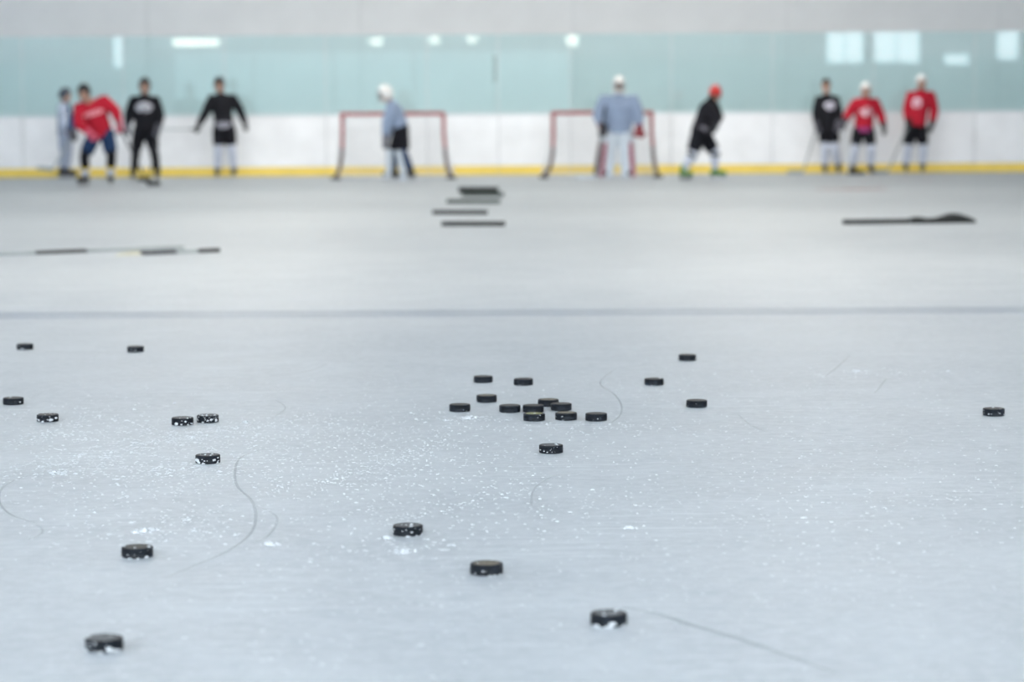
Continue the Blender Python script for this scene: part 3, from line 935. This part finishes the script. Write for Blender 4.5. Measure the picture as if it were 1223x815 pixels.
# --- group of three by the boards
pH, JH = person('H', (5.93, 44.80), (0, -1), 'bareheaded person in long black jersey with white chest print, beside a shorter red-jersey skater',
    J=dict(head=(-0.12, -0.03, 1.63), neck=(-0.10, 0.00, 1.46), sl=(-0.25, 0.00, 1.37), sr=(0.06, 0.00, 1.37), el=(-0.30, -0.02, 1.11), er=(0.13, 0.02, 1.11), hl=(-0.29, -0.10, 0.87), hr=(0.10, -0.12, 0.89), hipl=(-0.16, 0.00, 0.84), hipr=(0.01, 0.00, 0.84), kl=(-0.13, -0.05, 0.48), kr=(0.05, -0.05, 0.48), al=(-0.13, 0.00, 0.11), ar=(0.12, 0.00, 0.11)),
    jersey=jersey_material('black_jersey_print', (0.012, 0.012, 0.016), (0.72, 0.70, 0.80), c=(-0.05, 0, 1.26), rad=(0.11, 0.085)),
    trousers=M_BLACK, sock=M_WSOCK, skate=M_SKATE, glove=M_GGREY, helmet=None, hair=M_HAIR, bulk=.9, hem=.09, short=.5)
pI, JI = person('I', (6.44, 44.38), (0, -1), 'person in red jersey with purple hem and white helmet, arms spread, between two taller skaters',
    J=dict(head=(0.04, -0.04, 1.54), neck=(0.04, 0.00, 1.39), sl=(-0.13, 0.00, 1.31), sr=(0.22, 0.00, 1.31), el=(-0.27, -0.05, 1.11), er=(0.33, 0.02, 1.07), hl=(-0.37, -0.10, 0.92), hr=(0.38, -0.06, 0.84), hipl=(-0.08, 0.00, 0.80), hipr=(0.11, 0.00, 0.80), kl=(-0.16, -0.08, 0.46), kr=(0.14, -0.08, 0.46), al=(-0.18, 0.00, 0.10), ar=(0.15, 0.00, 0.10)),
    jersey=jersey_material('red_jersey_purple_hem', J_RED, (0.80, 0.60, 0.66), c=(0.04, 0, 1.14), rad=(0.12, 0.085), trim=(0.60, 0.86, (0.36, 0.06, 0.20))),
    trousers=M_BLACK, sock=M_WSOCK, skate=M_SKATE, glove={'l': M_GGREY, 'r': M_GBLK}, helmet=M_HWHT, bulk=.95, short=.55)
pJ, JJ = person('J', (7.48, 44.80), (-.1, -1), 'tall person in red jersey with white chest crest, white helmet and black shorts',
    J=dict(head=(0.09, -0.04, 1.68), neck=(0.09, 0.00, 1.52), sl=(-0.10, 0.00, 1.44), sr=(0.27, 0.00, 1.44), el=(-0.17, -0.02, 1.17), er=(0.34, 0.02, 1.17), hl=(-0.16, -0.12, 0.90), hr=(0.27, -0.10, 0.87), hipl=(-0.10, 0.00, 0.85), hipr=(0.09, 0.00, 0.85), kl=(-0.15, -0.05, 0.48), kr=(0.13, -0.05, 0.48), al=(-0.18, 0.00, 0.10), ar=(0.13, 0.00, 0.10)),
    jersey=jersey_material('red_jersey_crest', J_RED, (0.80, 0.62, 0.72), c=(-0.01, 0, 1.30), rad=(0.085, 0.10)),
    trousers=M_BLACK, sock=M_WSOCK, skate=M_SKATE, glove=M_GBLK, helmet=M_HWHT, bulk=.97, hem=-.10)

# ================================================================== HOCKEY STICKS
def stick(butt, heel, bdir, label, shaft_m, blade_m, tape=None, group=None, blade_len=.30, blade_up=None):
    butt, heel = V(butt), V(heel)
    root = empty('hockey_stick', (heel.x, heel.y, 0))
    tag(root, label, 'hockey stick', group)
    o = V((heel.x, heel.y, 0))
    a, b = butt - o, heel - o
    d = (b - a).normalized()
    bd = V(bdir).normalized()
    u = (bd - d * bd.dot(d)).normalized()
    v = d.cross(u)
    rot = Matrix((u, v, d)).transposed()
    ln = (b - a).length
    bm = bmesh.new(); add_box(bm, (a + b) / 2, (.030, .021, ln), rot, bevel=.005)
    obj('shaft', bm, shaft_m, root)
    bm = bmesh.new(); add_box(bm, a + d * .10, (.033, .024, .20), rot, bevel=.006)
    obj('grip_tape', bm, mat('black_tape', (.02, .02, .02), .9), root)
    if tape:
        for t0, t1, tm in tape:
            bm = bmesh.new(); add_box(bm, a + d * ln * (t0 + t1) / 2, (.0345, .0255, ln * (t1 - t0)), rot, bevel=.006)
            obj('tape_wrap', bm, tm, root)
    up = V(blade_up).normalized() if blade_up else V((0, 0, 1))
    sdv = bd.cross(up).normalized()
    bm = bmesh.new()
    N = 7
    rows = []
    for i in range(N):
        t = i / (N - 1)
        p = b + bd * (t * blade_len - .01) + sdv * (.03 * t * t)
        hh = .036 if i < N - 1 else .026
        rows.append([bm.verts.new(p + sdv * .006 * x_ + up * hh * y_) for x_, y_ in ((-1, -1), (1, -1), (1, 1), (-1, 1))])
    for r0, r1 in zip(rows, rows[1:]):
        for i in range(4):
            bm.faces.new((r0[i], r0[(i + 1) % 4], r1[(i + 1) % 4], r1[i]))
    bm.faces.new(rows[0][::-1]); bm.faces.new(rows[-1])
    obj('blade', bm, blade_m, root)
    return root
M_SGREY = mat('grey_stick', (0.30, 0.33, 0.33), .5, noise=.15, nscale=6)
M_SPALE = mat('pale_stick', (0.30, 0.335, 0.345), .5, noise=.1, nscale=6)
M_SLIGHT = mat('light_stick', (0.48, 0.52, 0.53), .5, noise=.1, nscale=6)
M_SBLK = mat('black_stick', (0.03, 0.03, 0.035), .5)
M_BTAPE = mat('black_tape', (.02, .02, .02), .9)
def wpos(loc, j): return V((loc[0] + j.x, loc[1] + j.y, j.z))
# lying on the ice
stick((-2.70, 19.92, .013), (-4.05, 18.98, .013), (-1, -.6, .02), 'long pale hockey stick with black taped stretch lying on the ice', M_SPALE, M_SGREY, tape=[(.0, .26, M_SGREY), (.53, .80, M_BTAPE)], group=None, blade_up=(-.3, .5, .35))
stick((-2.34, 19.38, .013), (-2.92, 18.97, .013), (-1, -.7, .02), 'short dark broken hockey stick lying beside the long pale one', M_SGREY, mat('sandy_blade', (.45, .44, .36), .7), tape=[(.55, 1.0, M_SBLK)], blade_len=.2, blade_up=(-.3, .5, .35))
# held sticks
hA = wpos((-8.24, 44.80), JA['hl'])
stick(hA + V((.10, -.05, .06)), (-8.40, 44.42, .17), (-1, -.1, .1), 'grey hockey stick held low by the pale-trousered skater', M_SGREY, M_SGREY)
hB = wpos((-6.74, 39.50), JB['hr']); hB2 = wpos((-6.74, 39.5), JB['hl'])
dB = (hB2 - hB).normalized()
stick(hB + V((-.05, -.07, .10)), (-5.86, 39.05, .045), (.8, -.5, 0), 'black hockey stick slanting from the glove of the crouching red-jersey skater', M_SBLK, M_BTAPE)
hC = wpos((-6.44, 42.70), JC['hr'])
stick(hC + V((.03, -.07, .10)), (hC.x - .10, 42.15, .045), (-.5, -.8, 0), 'black hockey stick held upright by the skater with the white oval print', M_SBLK, M_BTAPE)
hD = wpos((-5.28, 44.60), JD['hl'])
stick(hD + V((.06, -.06, -.06)), (hD.x - 1.20, 44.2, .90), (-1, -.1, -.3), 'grey hockey stick held out level by the skater with spread arms', M_SLIGHT, M_SPALE)
hH = wpos((5.93, 44.80), JH['hl'])
stick(hH + V((.03, -.06, .10)), (hH.x - .28, 44.5, .045), (-1, -.2, 0), 'slim grey hockey stick slanting from the bareheaded skater to the ice', M_SPALE, M_SGREY)
hI = wpos((6.44, 44.38), JI['hl'])
stick(hI + V((-.03, -.06, .10)), (hI.x + .05, 43.95, .045), (1, -.1, 0), 'pale hockey stick with black blade held by the purple-hemmed skater', M_PADW, M_BTAPE)
hJ = wpos((7.48, 44.80), JJ['hl'])
stick(hJ + V((.05, -.06, .12)), (hJ.x - .42, 44.4, .045), (-1, -.1, 0), 'grey hockey stick slanting down from the tall crested skater', M_SPALE, M_SGREY)
hF = wpos((1.85, 42.0), JF['hl'])
gs = stick(hF + V((.06, -.07, .40)), (hF.x - .12, 41.66, .06), (-1, -.3, 0), 'goalie stick with wide paddle held by the goalie with striped pads', M_SBLK, M_PADW, blade_len=.38)
bm = bmesh.new()
add_box(bm, V((.045, .045, .36)), (.075, .02, .56), Matrix.Rotation(.15, 3, 'X') @ Matrix.Rotation(.14, 3, 'Y'), bevel=.006)
obj('paddle', bm, M_GDARK, gs)

# ================================================================== RUBBER STRIPS ON THE ICE
M_RUB = mat('black_rubber_strip', (0.018, 0.020, 0.020), .8, .3, noise=.3, nscale=20)
M_RUBG = mat('greyed_rubber_strip', (0.06, 0.075, 0.07), .8, .3, noise=.3, nscale=20)
def strip(p0, p1, label, h=.045, wd=.09, m=None, z=0.0, wave=None):
    p0, p1 = V((*p0, 0)), V((*p1, 0))
    c = (p0 + p1) / 2
    d = (p1 - p0); ln = d.length; d.normalize()
    sd = V((-d.y, d.x, 0))
    bm = bmesh.new()
    N = 20
    rows = []
    for i in range(N + 1):
        t = i / N
        lift, hh = 0.0, h
        if wave:
            lift, hh = wave(t)
        q = p0 + d * ln * t - c
        e = .75 if i in (0, N) else 1.0
        rows.append([bm.verts.new(q + sd * wd / 2 * x_ * e + V((0, 0, z + lift + hh * y_))) for x_, y_ in ((-1, 0), (1, 0), (1, .65), (.7, 1), (-.7, 1), (-1, .65))])
    for r0, r1 in zip(rows, rows[1:]):
        for i in range(6):
            bm.faces.new((r0[i], r0[(i + 1) % 6], r1[(i + 1) % 6], r1[i]))
    bm.faces.new(rows[0][::-1]); bm.faces.new(rows[-1])
    o = obj('rubber_strip', bm, m or M_RUB, None, (c.x, c.y, 0), smooth=False)
    tag(o, label, 'rubber strip', 'rubber strips laid on the ice')
    return o
strip((-.684, 23.88), (-.064, 23.80), 'black rubber strip nearest the pucks in the row of strips leading to the goals')
strip((-.870, 26.85), (-.265, 26.76), 'black rubber strip second from the pucks in the row leading to the goals')
strip((-.803, 30.31), (-.142, 30.20), 'faded grey-green rubber strip, third from the pucks in the row', m=M_RUBG, h=.05)
strip((-.712, 32.93), (-.176, 32.84), 'thick dark rubber strip closest to the goals, topmost of a stacked pair', m=M_RUB, h=.07, z=.06, wd=.14)
strip((-.66, 32.93), (-.118, 32.80), 'grey-green rubber strip closest to the goals, lower of a stacked pair', m=M_RUBG, h=.06, wd=.22)
strip((3.258, 23.74), (3.905, 23.85), 'straight flat black rubber strip end to end with a buckled one')
def buckle(t):
    g = math.exp(-((t - .68) / .2) ** 2)
    return (0.0, .045 + .05 * g + .02 * math.exp(-((t - .12) / .1) ** 2) - .02 * max(0, t - .9) / .1)
strip((3.93, 23.83), (4.58, 23.95), 'buckled black rubber strip with a raised hump', wave=buckle, wd=.16)

# ================================================================== SKATE GROOVES IN THE ICE
M_GROOVE = faded_paint('cut_groove_ice', (0.25, 0.30, 0.34), 0.28)
M_RIDGE = mat('groove_snow_ridge', (0.84, 0.88, 0.90), .8, .2)
def smooth_pts(P, n=8):
    out = []
    for i in range(len(P) - 1):
        p0, p1, p2, p3 = (V((*P[max(0, i - 1)], 0)), V((*P[i], 0)), V((*P[i + 1], 0)), V((*P[min(len(P) - 1, i + 2)], 0)))
        for k in range(n):
            t = k / n
            out.append(0.5 * ((2 * p1) + (p2 - p0) * t + (2 * p0 - 5 * p1 + 4 * p2 - p3) * t * t + (3 * p1 - p0 - 3 * p2 + p3) * t ** 3))
    out.append(V((*P[-1], 0)))
    return out
def groove(P, wd=.008):
    pts = smooth_pts(P)
    n = len(pts)
    bm = bmesh.new()
    prev = None
    for i, p in enumerate(pts):
        d = (pts[min(n - 1, i + 1)] - pts[max(0, i - 1)]).normalized()
        sd = V((-d.y, d.x, 0))
        w_ = wd * (.25 + .75 * math.sin(PI * min(1, max(0, (i + .5) / n))) ** .5)
        cur = [bm.verts.new(p + sd * w_ / 2 + V((0, 0, .0009))), bm.verts.new(p - sd * w_ / 2 + V((0, 0, .0009)))]
        if prev:
            bm.faces.new((prev[0], prev[1], cur[1], cur[0]))
        prev = cur
    return obj('skate_groove', bm, M_GROOVE, floor)
for P, wd in (
    ([(-1.33, 7.34), (-1.43, 7.17), (-1.47, 6.94), (-1.43, 6.66), (-1.35, 6.42), (-1.26, 6.28), (-1.21, 6.15), (-1.21, 6.05), (-1.24, 5.99)], .008),
    ([(-0.81, 7.66), (-0.85, 7.47), (-0.83, 7.16), (-0.79, 6.88), (-0.72, 6.61), (-0.68, 6.32), (-0.67, 6.07), (-0.70, 5.83), (-0.76, 5.63), (-0.80, 5.51)], .009),
    ([(-0.70, 6.53), (-0.65, 6.43), (-0.62, 6.29), (-0.62, 6.06), (-0.65, 5.94)], .007),
    ([(0.44, 10.14), (0.37, 9.75), (0.35, 9.5), (0.39, 9.15), (0.40, 8.8), (0.38, 8.5), (0.34, 8.29)], .007),
    ([(0.23, 5.14), (0.31, 5.05), (0.36, 4.96), (0.41, 4.88), (0.48, 4.76), (0.61, 4.5)], .018),
    ([(-0.89, 9.05), (-0.83, 8.78), (-0.85, 8.48)], .007),
    ([(1.51, 9.69), (1.41, 9.27), (1.38, 9.16)], .007),
    ([(1.49, 10.62), (1.36, 10.09), (1.27, 9.76)], .007),
    ([(0.80, 8.53), (0.82, 8.18), (0.88, 7.95)], .007),
    ([(-2.2, 11.05), (-2.0, 10.98), (-1.75, 10.9)], .012),
    ([(0.05, 6.5), (0.06, 6.8), (0.12, 7.05), (0.24, 7.15)], .007),
    ([(-1.0, 9.9), (-0.85, 10.1), (-0.80, 10.4)], .007),
    ([(-2.9, 12.0), (-2.0, 11.9), (-1.0, 12.1), (0.2, 12.4)], .01),
):
    groove(P, wd)

# ================================================================== SNOW
def snow_mat():
    m = mat('snow', (0.52, 0.55, 0.575), .85, .25, noise=.04, nscale=200)
    return m
M_SNOW = snow_mat()
def crumb_verts(rng, r):
    """a lumpy eight-faced crumb"""
    vs_ = [V((1, 0, .35)), V((0, 1, .35)), V((-1, 0, .35)), V((0, -1, .35)), V((0, 0, 1)), V((.75, .75, 0)), V((-.75, .75, 0)), V((-.75, -.75, 0)), V((.75, -.75, 0))]
    return [v * r * rng.uniform(.6, 1.25) for v in vs_]
CF = [(0, 1, 4), (1, 2, 4), (2, 3, 4), (3, 0, 4), (0, 5, 1), (1, 6, 2), (2, 7, 3), (3, 8, 0)]
rng = random.Random(3)
sv, sf = [], []
def crumb(x, y, r):
    i = len(sv)
    flat = rng.uniform(.35, .8)
    st = rng.uniform(.8, 1.8)
    for v in crumb_verts(rng, r):
        z = max(0.0, v.z * flat)
        sv.append((x + v.x * st, y + v.y, z if z > 0 else -.001))
    for f_ in CF:
        sf.append(tuple(i + k for k in f_))
# patches: centre x, y, spread x, spread y, count, crumb radius
for cx, cy, sx_, sy_, n_, r_ in (
    (-1.25, 8.05, .20, .18, 420, .0042), (-1.05, 7.75, .18, .25, 420, .004), (-1.30, 7.3, .16, .15, 380, .004), (-1.1, 6.9, .3, .3, 420, .0036),
    (-0.95, 7.25, .10, .10, 200, .0042), (-0.75, 8.2, .3, .25, 420, .0032), (-0.5, 7.9, .25, .35, 420, .0032), (-0.3, 7.4, .22, .22, 330, .0034),
    (-0.42, 7.1, .2, .3, 300, .003), (-0.15, 8.45, .07, .05, 70, .005), (0.2, 8.2, .2, .1, 140, .0034), (0.35, 8.25, .07, .05, 40, .0045),
    (-0.85, 6.3, .14, .1, 140, .0045), (-0.92, 6.05, .12, .06, 100, .0045), (-0.30, 5.85, .06, .08, 60, .005), (-0.05, 6.4, .3, .25, 300, .0032),
    (0.4, 6.6, .4, .4, 350, .003), (0.9, 7.6, .4, .5, 380, .003), (1.2, 6.4, .4, .5, 260, .003), (0.6, 5.3, .3, .3, 120, .0034), (0.8, 9.2, .5, .4, 260, .003),
    (1.4, 9.9, .2, .08, 80, .005), (-1.5, 8.6, .25, .2, 260, .0036), (-0.9, 9.6, .6, .5, 300, .003), (0.2, 9.6, .5, .5, 240, .003), (-0.4, 5.3, .3, .3, 140, .0034), (0.0, 5.0, .6, .3, 150, .0034)):
    for _ in range(int(n_ * .8)):
        x, y = rng.gauss(cx, sx_ * 1.2), rng.gauss(cy, sy_ * 1.2)
        crumb(x, y, r_ * rng.uniform(.4, 1.0) * (1.9 if rng.random() < .04 else 1))
for _ in range(3200):
    y = 4.2 + 9 * rng.random() ** 1.2
    crumb(rng.uniform(-.26, .26) * y, y, .0035 * rng.uniform(.3, 1.0))
# scraped rows of shavings pushed up by blades
for (x0, y0), (x1, y1), n_ in (((-1.55, 7.1), (-.95, 8.25), 260), ((-1.35, 7.6), (-.75, 8.5), 220), ((-.55, 6.9), (-.18, 8.0), 220), ((-.35, 6.2), (.12, 7.0), 140), ((-1.2, 6.7), (-.6, 6.9), 120), ((-1.62, 7.75), (-1.5, 8.6), 140)):
    for _ in range(int(n_ * .8)):
        t = rng.random()
        crumb(x0 + (x1 - x0) * t + rng.gauss(0, .035), y0 + (y1 - y0) * t + rng.gauss(0, .07), .0038 * rng.uniform(.3, 1.1))
me = bpy.data.meshes.new('snow_shavings')
me.from_pydata(sv, [], sf)
tag(link_mesh('snow_shavings', me, M_SNOW), 'fine white snow shavings scattered over the ice among the pucks', 'snow', kind='stuff')

def lump_bm(bm, c, rx, ry, rz, seed, flat_bottom=True):
    r2 = random.Random(seed)
    r = bmesh.ops.create_icosphere(bm, subdivisions=2, radius=1.0)
    ph = [r2.uniform(0, 6.28) for _ in range(6)]
    for v in r['verts']:
        p = v.co
        k = 1 + .22 * math.sin(3.1 * p.x + ph[0]) * math.cos(2.7 * p.y + ph[1]) + .16 * math.sin(5.3 * p.y + ph[2]) + .12 * math.cos(6.1 * p.x + 4 * p.z + ph[3])
        z = p.z * rz * k
        if flat_bottom:
            z = max(z, 0)
        v.co = V((c[0] + p.x * rx * k, c[1] + p.y * ry * k, c[2] + z))
for k, (x, y, rx, ry, rz, lab) in enumerate((
    (-.603, 5.93, .024, .02, .012, 'flat white snow lump lying alone beside a curved skate groove'),
    (-.265, 5.82, .026, .03, .011, 'white snow lump in front of the scuffed puck'),
    (-.318, 6.02, .014, .02, .009, 'small white snow lump next to the scuffed puck'),
    (-.945, 6.14, .030, .03, .008, 'low drift of snow behind the shiny puck'),
    (-.155, 8.46, .026, .04, .008, 'low snow drift before the huddle of pucks'),
    (-.235, 8.40, .014, .02, .008, 'small snow lump off the end of the huddle'),
    (.118, 8.27, .007, .007, .007, 'round snow crumb before the olive-topped puck'),
    (-1.35, 7.17, .03, .03, .008, 'low drift of snow inside a curved groove'),
    (-.93, 8.37, .016, .02, .010, 'snow heap against the most speckled puck'),
    (1.43, 9.98, .02, .03, .008, 'white snow heap far from the puck standing alone'),
    (.30, 6.15, .018, .02, .009, 'snow crumbs heaped on open ice without pucks near'))):
    bm = bmesh.new()
    r3 = random.Random(40 + k)
    lump_bm(bm, (0, 0, 0), rx * .55, ry * .55, rz * .8, 40 + k)
    for q in range(16):
        a_, d_ = r3.uniform(0, 6.28), r3.random() ** .7
        sz = rx * r3.uniform(.14, .36) * (1.15 - .5 * d_)
        lump_bm(bm, (rx * d_ * math.cos(a_) * 1.15, ry * d_ * math.sin(a_) * 1.15, 0), sz, sz * 1.1, min(rz * 1.4, sz * r3.uniform(.6, 1.1)), 60 + k * 20 + q)
    tag(obj('snow_lump', bm, M_SNOW, None, (x, y, -.0005), smooth=True), lab, 'snow')

# ================================================================== PUCKS
PR, PH = .0381, .0254
def rubber():
    m = bpy.data.materials.new('puck_rubber')
    m.use_nodes = True
    nt = m.node_tree
    b = nt.nodes['Principled BSDF']
    tc = nt.nodes.new('ShaderNodeTexCoord')
    n = noise_node(nt, tc.outputs['Object'], 60, 5, .6)
    c = mix_col(nt, ramp_node(nt, n, .35, .75), (0.006, 0.008, 0.011), (0.013, 0.017, 0.024))
    nt.links.new(c, b.inputs['Base Color'])
    b.inputs['Roughness'].default_value = .5
    b.inputs['Specular IOR Level'].default_value = .16
    bp = nt.nodes.new('ShaderNodeBump')
    bp.inputs['Strength'].default_value = .25
    bp.inputs['Distance'].default_value = .002
    nt.links.new(n, bp.inputs['Height'])
    nt.links.new(bp.outputs['Normal'], b.inputs['Normal'])
    return m
M_PUCK = rubber()
def puck_mesh():
    """turned disc: rounded rims, smooth bands and a knurled middle band"""
    N = 72
    prof = [(0, 0), (PR - .004, 0), (PR - .0012, .0008), (PR, .003), (PR, .0065), (PR - .0005, .0068), ('k', .0105), ('k', .0145), (PR - .0005, .0186), (PR, .0189), (PR, .0224), (PR - .0012, .0246), (PR - .0035, PH), (PR - .006, PH), (PR - .0068, PH - .0006), (0, PH - .0006)]
    bm = bmesh.new()
    loops = []
    for k, (r, z) in enumerate(prof):
        if r == 0:
            loops.append([bm.verts.new((0, 0, z))])
            continue
        L = []
        for i in range(N):
            a = 2 * PI * (i + (0.5 if (r == 'k' and z > .012) else 0)) / N
            rr = r if r != 'k' else PR + (.0002 if i % 2 else -.0009)
            L.append(bm.verts.new((rr * math.cos(a), rr * math.sin(a), z)))
        loops.append(L)
    for a, b in zip(loops, loops[1:]):
        for i in range(N):
            j = (i + 1) % N
            if len(a) == 1:
                bm.faces.new((a[0], b[j], b[i]))
            elif len(b) == 1:
                bm.faces.new((a[i], a[j], b[0]))
            else:
                bm.faces.new((a[i], a[j], b[j], b[i]))
    bmesh.ops.recalc_face_normals(bm, faces=bm.faces[:])
    for f_ in bm.faces:
        f_.smooth = abs(f_.normal.z) < .98
    me = bpy.data.meshes.new('puck_body')
    bm.to_mesh(me); bm.free()
    me.materials.append(M_PUCK)
    return me
def disc_mesh(r):
    bm = bmesh.new()
    bmesh.ops.create_circle(bm, cap_ends=True, radius=r, segments=40, matrix=Matrix.Translation((0, 0, PH - .0003)))
    me = bpy.data.meshes.new('top_print')
    bm.to_mesh(me); bm.free()
    return me
PUCK = puck_mesh()
DISC = {}
for nm, c in (('tan', (.12, .105, .075)), ('olive', (.17, .185, .07)), ('dark', (.03, .032, .03)), ('frost', (.075, .085, .092))):
    DISC[nm] = disc_mesh(.0295)
    DISC[nm].materials.append(mat('puck_print_' + nm, c, .6, .3, noise=.55, nscale=90))

# (x, y, top print, snow amount, [(side angle from the +x axis, height, size)], label, group)
CL = 'pucks of the tight huddle'
PUCKS = [
    (-2.255, 11.147, 'dark', 4, [(-1.7, .004, .008)], 'stray black puck with one snow fleck at its foot, farthest from the huddle', 'stray pair towards the fallen sticks'),
    (-1.719, 10.992, 'dark', 6, [(-1.5, .010, .006)], 'stray black puck with snow-dulled side, between the snowy pair and the fallen sticks', 'stray pair towards the fallen sticks'),
    (-1.861, 8.959, 'dark', 3, [(-.6, .010, .006)], 'clean black puck lying next to a puck with big snow patches', None),
    (-1.634, 8.441, 'dark', 14, [(-1.25, .009, .013), (-2.3, .006, .009), (-1.8, .004, .008), (-.5, .012, .010), (-2.8, .008, .008)], 'black puck with big white snow patches round its side, next to a clean puck', None),
    (-1.144, 8.324, 'frost', 10, [(-2.2, .004, .014), (-1.5, .004, .006), (-1.15, .015, .007), (-.9, .003, .006), (-.5, .006, .007)], 'black puck with a snow peak at its foot, in a snowy pair', None),
    (-1.065, 8.391, 'frost', 34, [(-.7, .010, .012), (-1.1, .011, .009), (-2.6, .010, .008), (-1.9, .003, .006), (-1.5, .008, .007)], 'black puck most thickly speckled with snow, in a snowy pair', None),
    (-0.939, 7.383, 'frost', 22, [(-2.5, .008, .015), (-2.2, .003, .010), (-1.8, .003, .009), (-.9, .014, .009), (-.5, .018, .006), (-.6, .003, .007)], 'black puck with white snow crust on one side, lying alone near a snowy pair', None),
    (-0.909, 5.776, 'dark', 8, [(-1.9, .001, .007), (-1.4, .001, .007), (-.8, .002, .009), (-2.6, .001, .007)], 'shiny clean black puck with snow dust along its bottom edge, alone', None),
    (-0.817, 4.744, 'frost', 16, [(-1.0, .006, .013), (-2.5, .002, .011), (-.7, .002, .010), (-1.6, .001, .008)], 'black puck with frosted top and a snow notch in its lower side', None),
    (-0.267, 6.066, 'frost', 12, [(-1.5, .001, .008), (-1.3, .012, .005), (-2.9, .012, .006), (-.4, .003, .008), (-.9, .001, .006)], 'scuffed grey-black puck beside a white snow lump', None),
    (-0.062, 5.532, 'tan', 4, [(-1.4, .001, .006), (-1.0, .001, .006), (-.6, .001, .006), (-1.8, .012, .004)], 'clean black puck with brownish top, between scuffed and snow-capped pucks', None),
    (0.198, 4.959, 'frost', 10, [(-1.5, .010, .013), (-2.3, .002, .015), (-1.7, .001, .012), (-.7, .001, .008)], 'snow-capped black puck with a white lump on its side', None),
    (0.121, 7.566, 'frost', 12, [(-2.2, .008, .004), (-1.9, .006, .004), (-2.7, .012, .005)], 'puck with white-flecked rim lying just off the huddle', None),
    (-0.116, 9.624, 'dark', 1, [], 'one of two pucks side by side behind the huddle, farther from the loose three', 'pair behind the huddle'),
    (0.044, 9.522, 'dark', 1, [(-1.9, .001, .004)], 'one of two pucks side by side behind the huddle, closer to the loose three', 'pair behind the huddle'),
    (-0.096, 8.953, 'tan', 1, [], 'black puck at the edge of the huddle, nearest the pair side by side', CL),
    (-0.190, 8.669, 'dark', 1, [], 'end puck of the huddle, on the side of the snowy pucks', CL),
    (-0.009, 8.635, 'dark', 1, [(-2.0, .001, .004)], 'clean puck of the huddle with a clear gap on both sides', CL),
    (0.075, 8.631, 'dark', 1, [], 'clean puck partly hidden by the olive-topped puck in the huddle', CL),
    (0.132, 8.809, 'tan', 1, [], 'tan-topped puck partly hidden by another in the middle of the huddle', CL),
    (0.176, 8.677, 'dark', 1, [], 'clean puck overlapping a tan-topped one in the huddle', CL),
    (0.076, 8.386, 'olive', 2, [(-1.2, .014, .004)], 'puck with olive-yellow top in the huddle', CL),
    (0.188, 8.405, 'tan', 2, [(-1.9, .001, .004)], 'tan-topped puck between the olive-topped puck and the huddle end', CL),
    (0.292, 8.376, 'dark', 2, [], 'end puck of the huddle, farthest from the snowy pucks', CL),
    (0.560, 9.495, 'dark', 2, [(-1.9, .001, .004)], 'middle puck of a loose row of three beyond the huddle', 'loose three beyond the huddle'),
    (0.762, 10.459, 'dark', 1, [], 'puck of the loose row of three closest to the blue line', 'loose three beyond the huddle'),
    (0.672, 8.756, 'dark', 2, [], 'puck of the loose row of three farthest from the blue line', 'loose three beyond the huddle'),
    (1.695, 8.455, 'dark', 12, [(-2.2, .008, .004), (-1.2, .010, .004), (-.6, .006, .004)], 'snow-dotted black puck lying alone, far from every other puck', None),
]
for k, (x, y, pr, ns, pats, lab, grp) in enumerate(PUCKS):
    t = empty('hockey_puck', (x, y, 0), 0)
    tag(t, lab, 'puck', grp or 'pucks lying on the ice')
    b_ = link_mesh('body', PUCK, None, t)
    b_.rotation_euler = (0, 0, random.uniform(0, 6.28))
    link_mesh('top_print', DISC[pr], None, t)
    if ns or pats:
        r2 = random.Random(100 + k)
        bm = bmesh.new()
        for a, z, sz in pats:
            for q in range(3):
                aa, zz = a + r2.uniform(-.5, .5) * sz / PR, max(.001, z + r2.uniform(-.4, .4) * sz * .6)
                s_ = sz * (.58 if q == 0 else r2.uniform(.2, .45))
                tmp = bmesh.new()
                lump_bm(tmp, (0, 0, 0), s_, s_ * .40, s_ * .62, 500 + k * 37 + q, False)
                M = Matrix.Translation((PR * math.cos(aa), PR * math.sin(aa), min(PH - .004, zz))) @ Matrix.Rotation(aa + PI / 2, 4, 'Z')
                for v in tmp.verts:
                    v.co = M @ v.co
                    if v.co.z < 0: v.co.z = 0
                me_t = bpy.data.meshes.new('tmp'); tmp.to_mesh(me_t); tmp.free()
                bm.from_mesh(me_t); bpy.data.meshes.remove(me_t)
        for q in range(ns):
            tmp = bmesh.new()
            s_ = .0009 + .0022 * r2.random() ** 2.5
            if r2.random() < .6:
                aa = r2.uniform(-PI, 0)
                c = (PR * math.cos(aa), PR * math.sin(aa), r2.uniform(.003, PH - .003))
            else:
                aa, rr = r2.uniform(0, 6.28), PR * math.sqrt(r2.random()) * .92
                c = (rr * math.cos(aa), rr * math.sin(aa), PH)
                s_ *= 1.6
            bmesh.ops.create_icosphere(tmp, subdivisions=1, radius=s_, matrix=Matrix.Translation(c) @ Matrix.Diagonal((1.2, 1.2, .55, 1)))
            me_t = bpy.data.meshes.new('tmp'); tmp.to_mesh(me_t); tmp.free()
            bm.from_mesh(me_t); bpy.data.meshes.remove(me_t)
        sn = obj('snow_crust', bm, M_SNOW, t, smooth=True)
        sn['label'] = 'white snow stuck to the rubber'

bake_blobs()
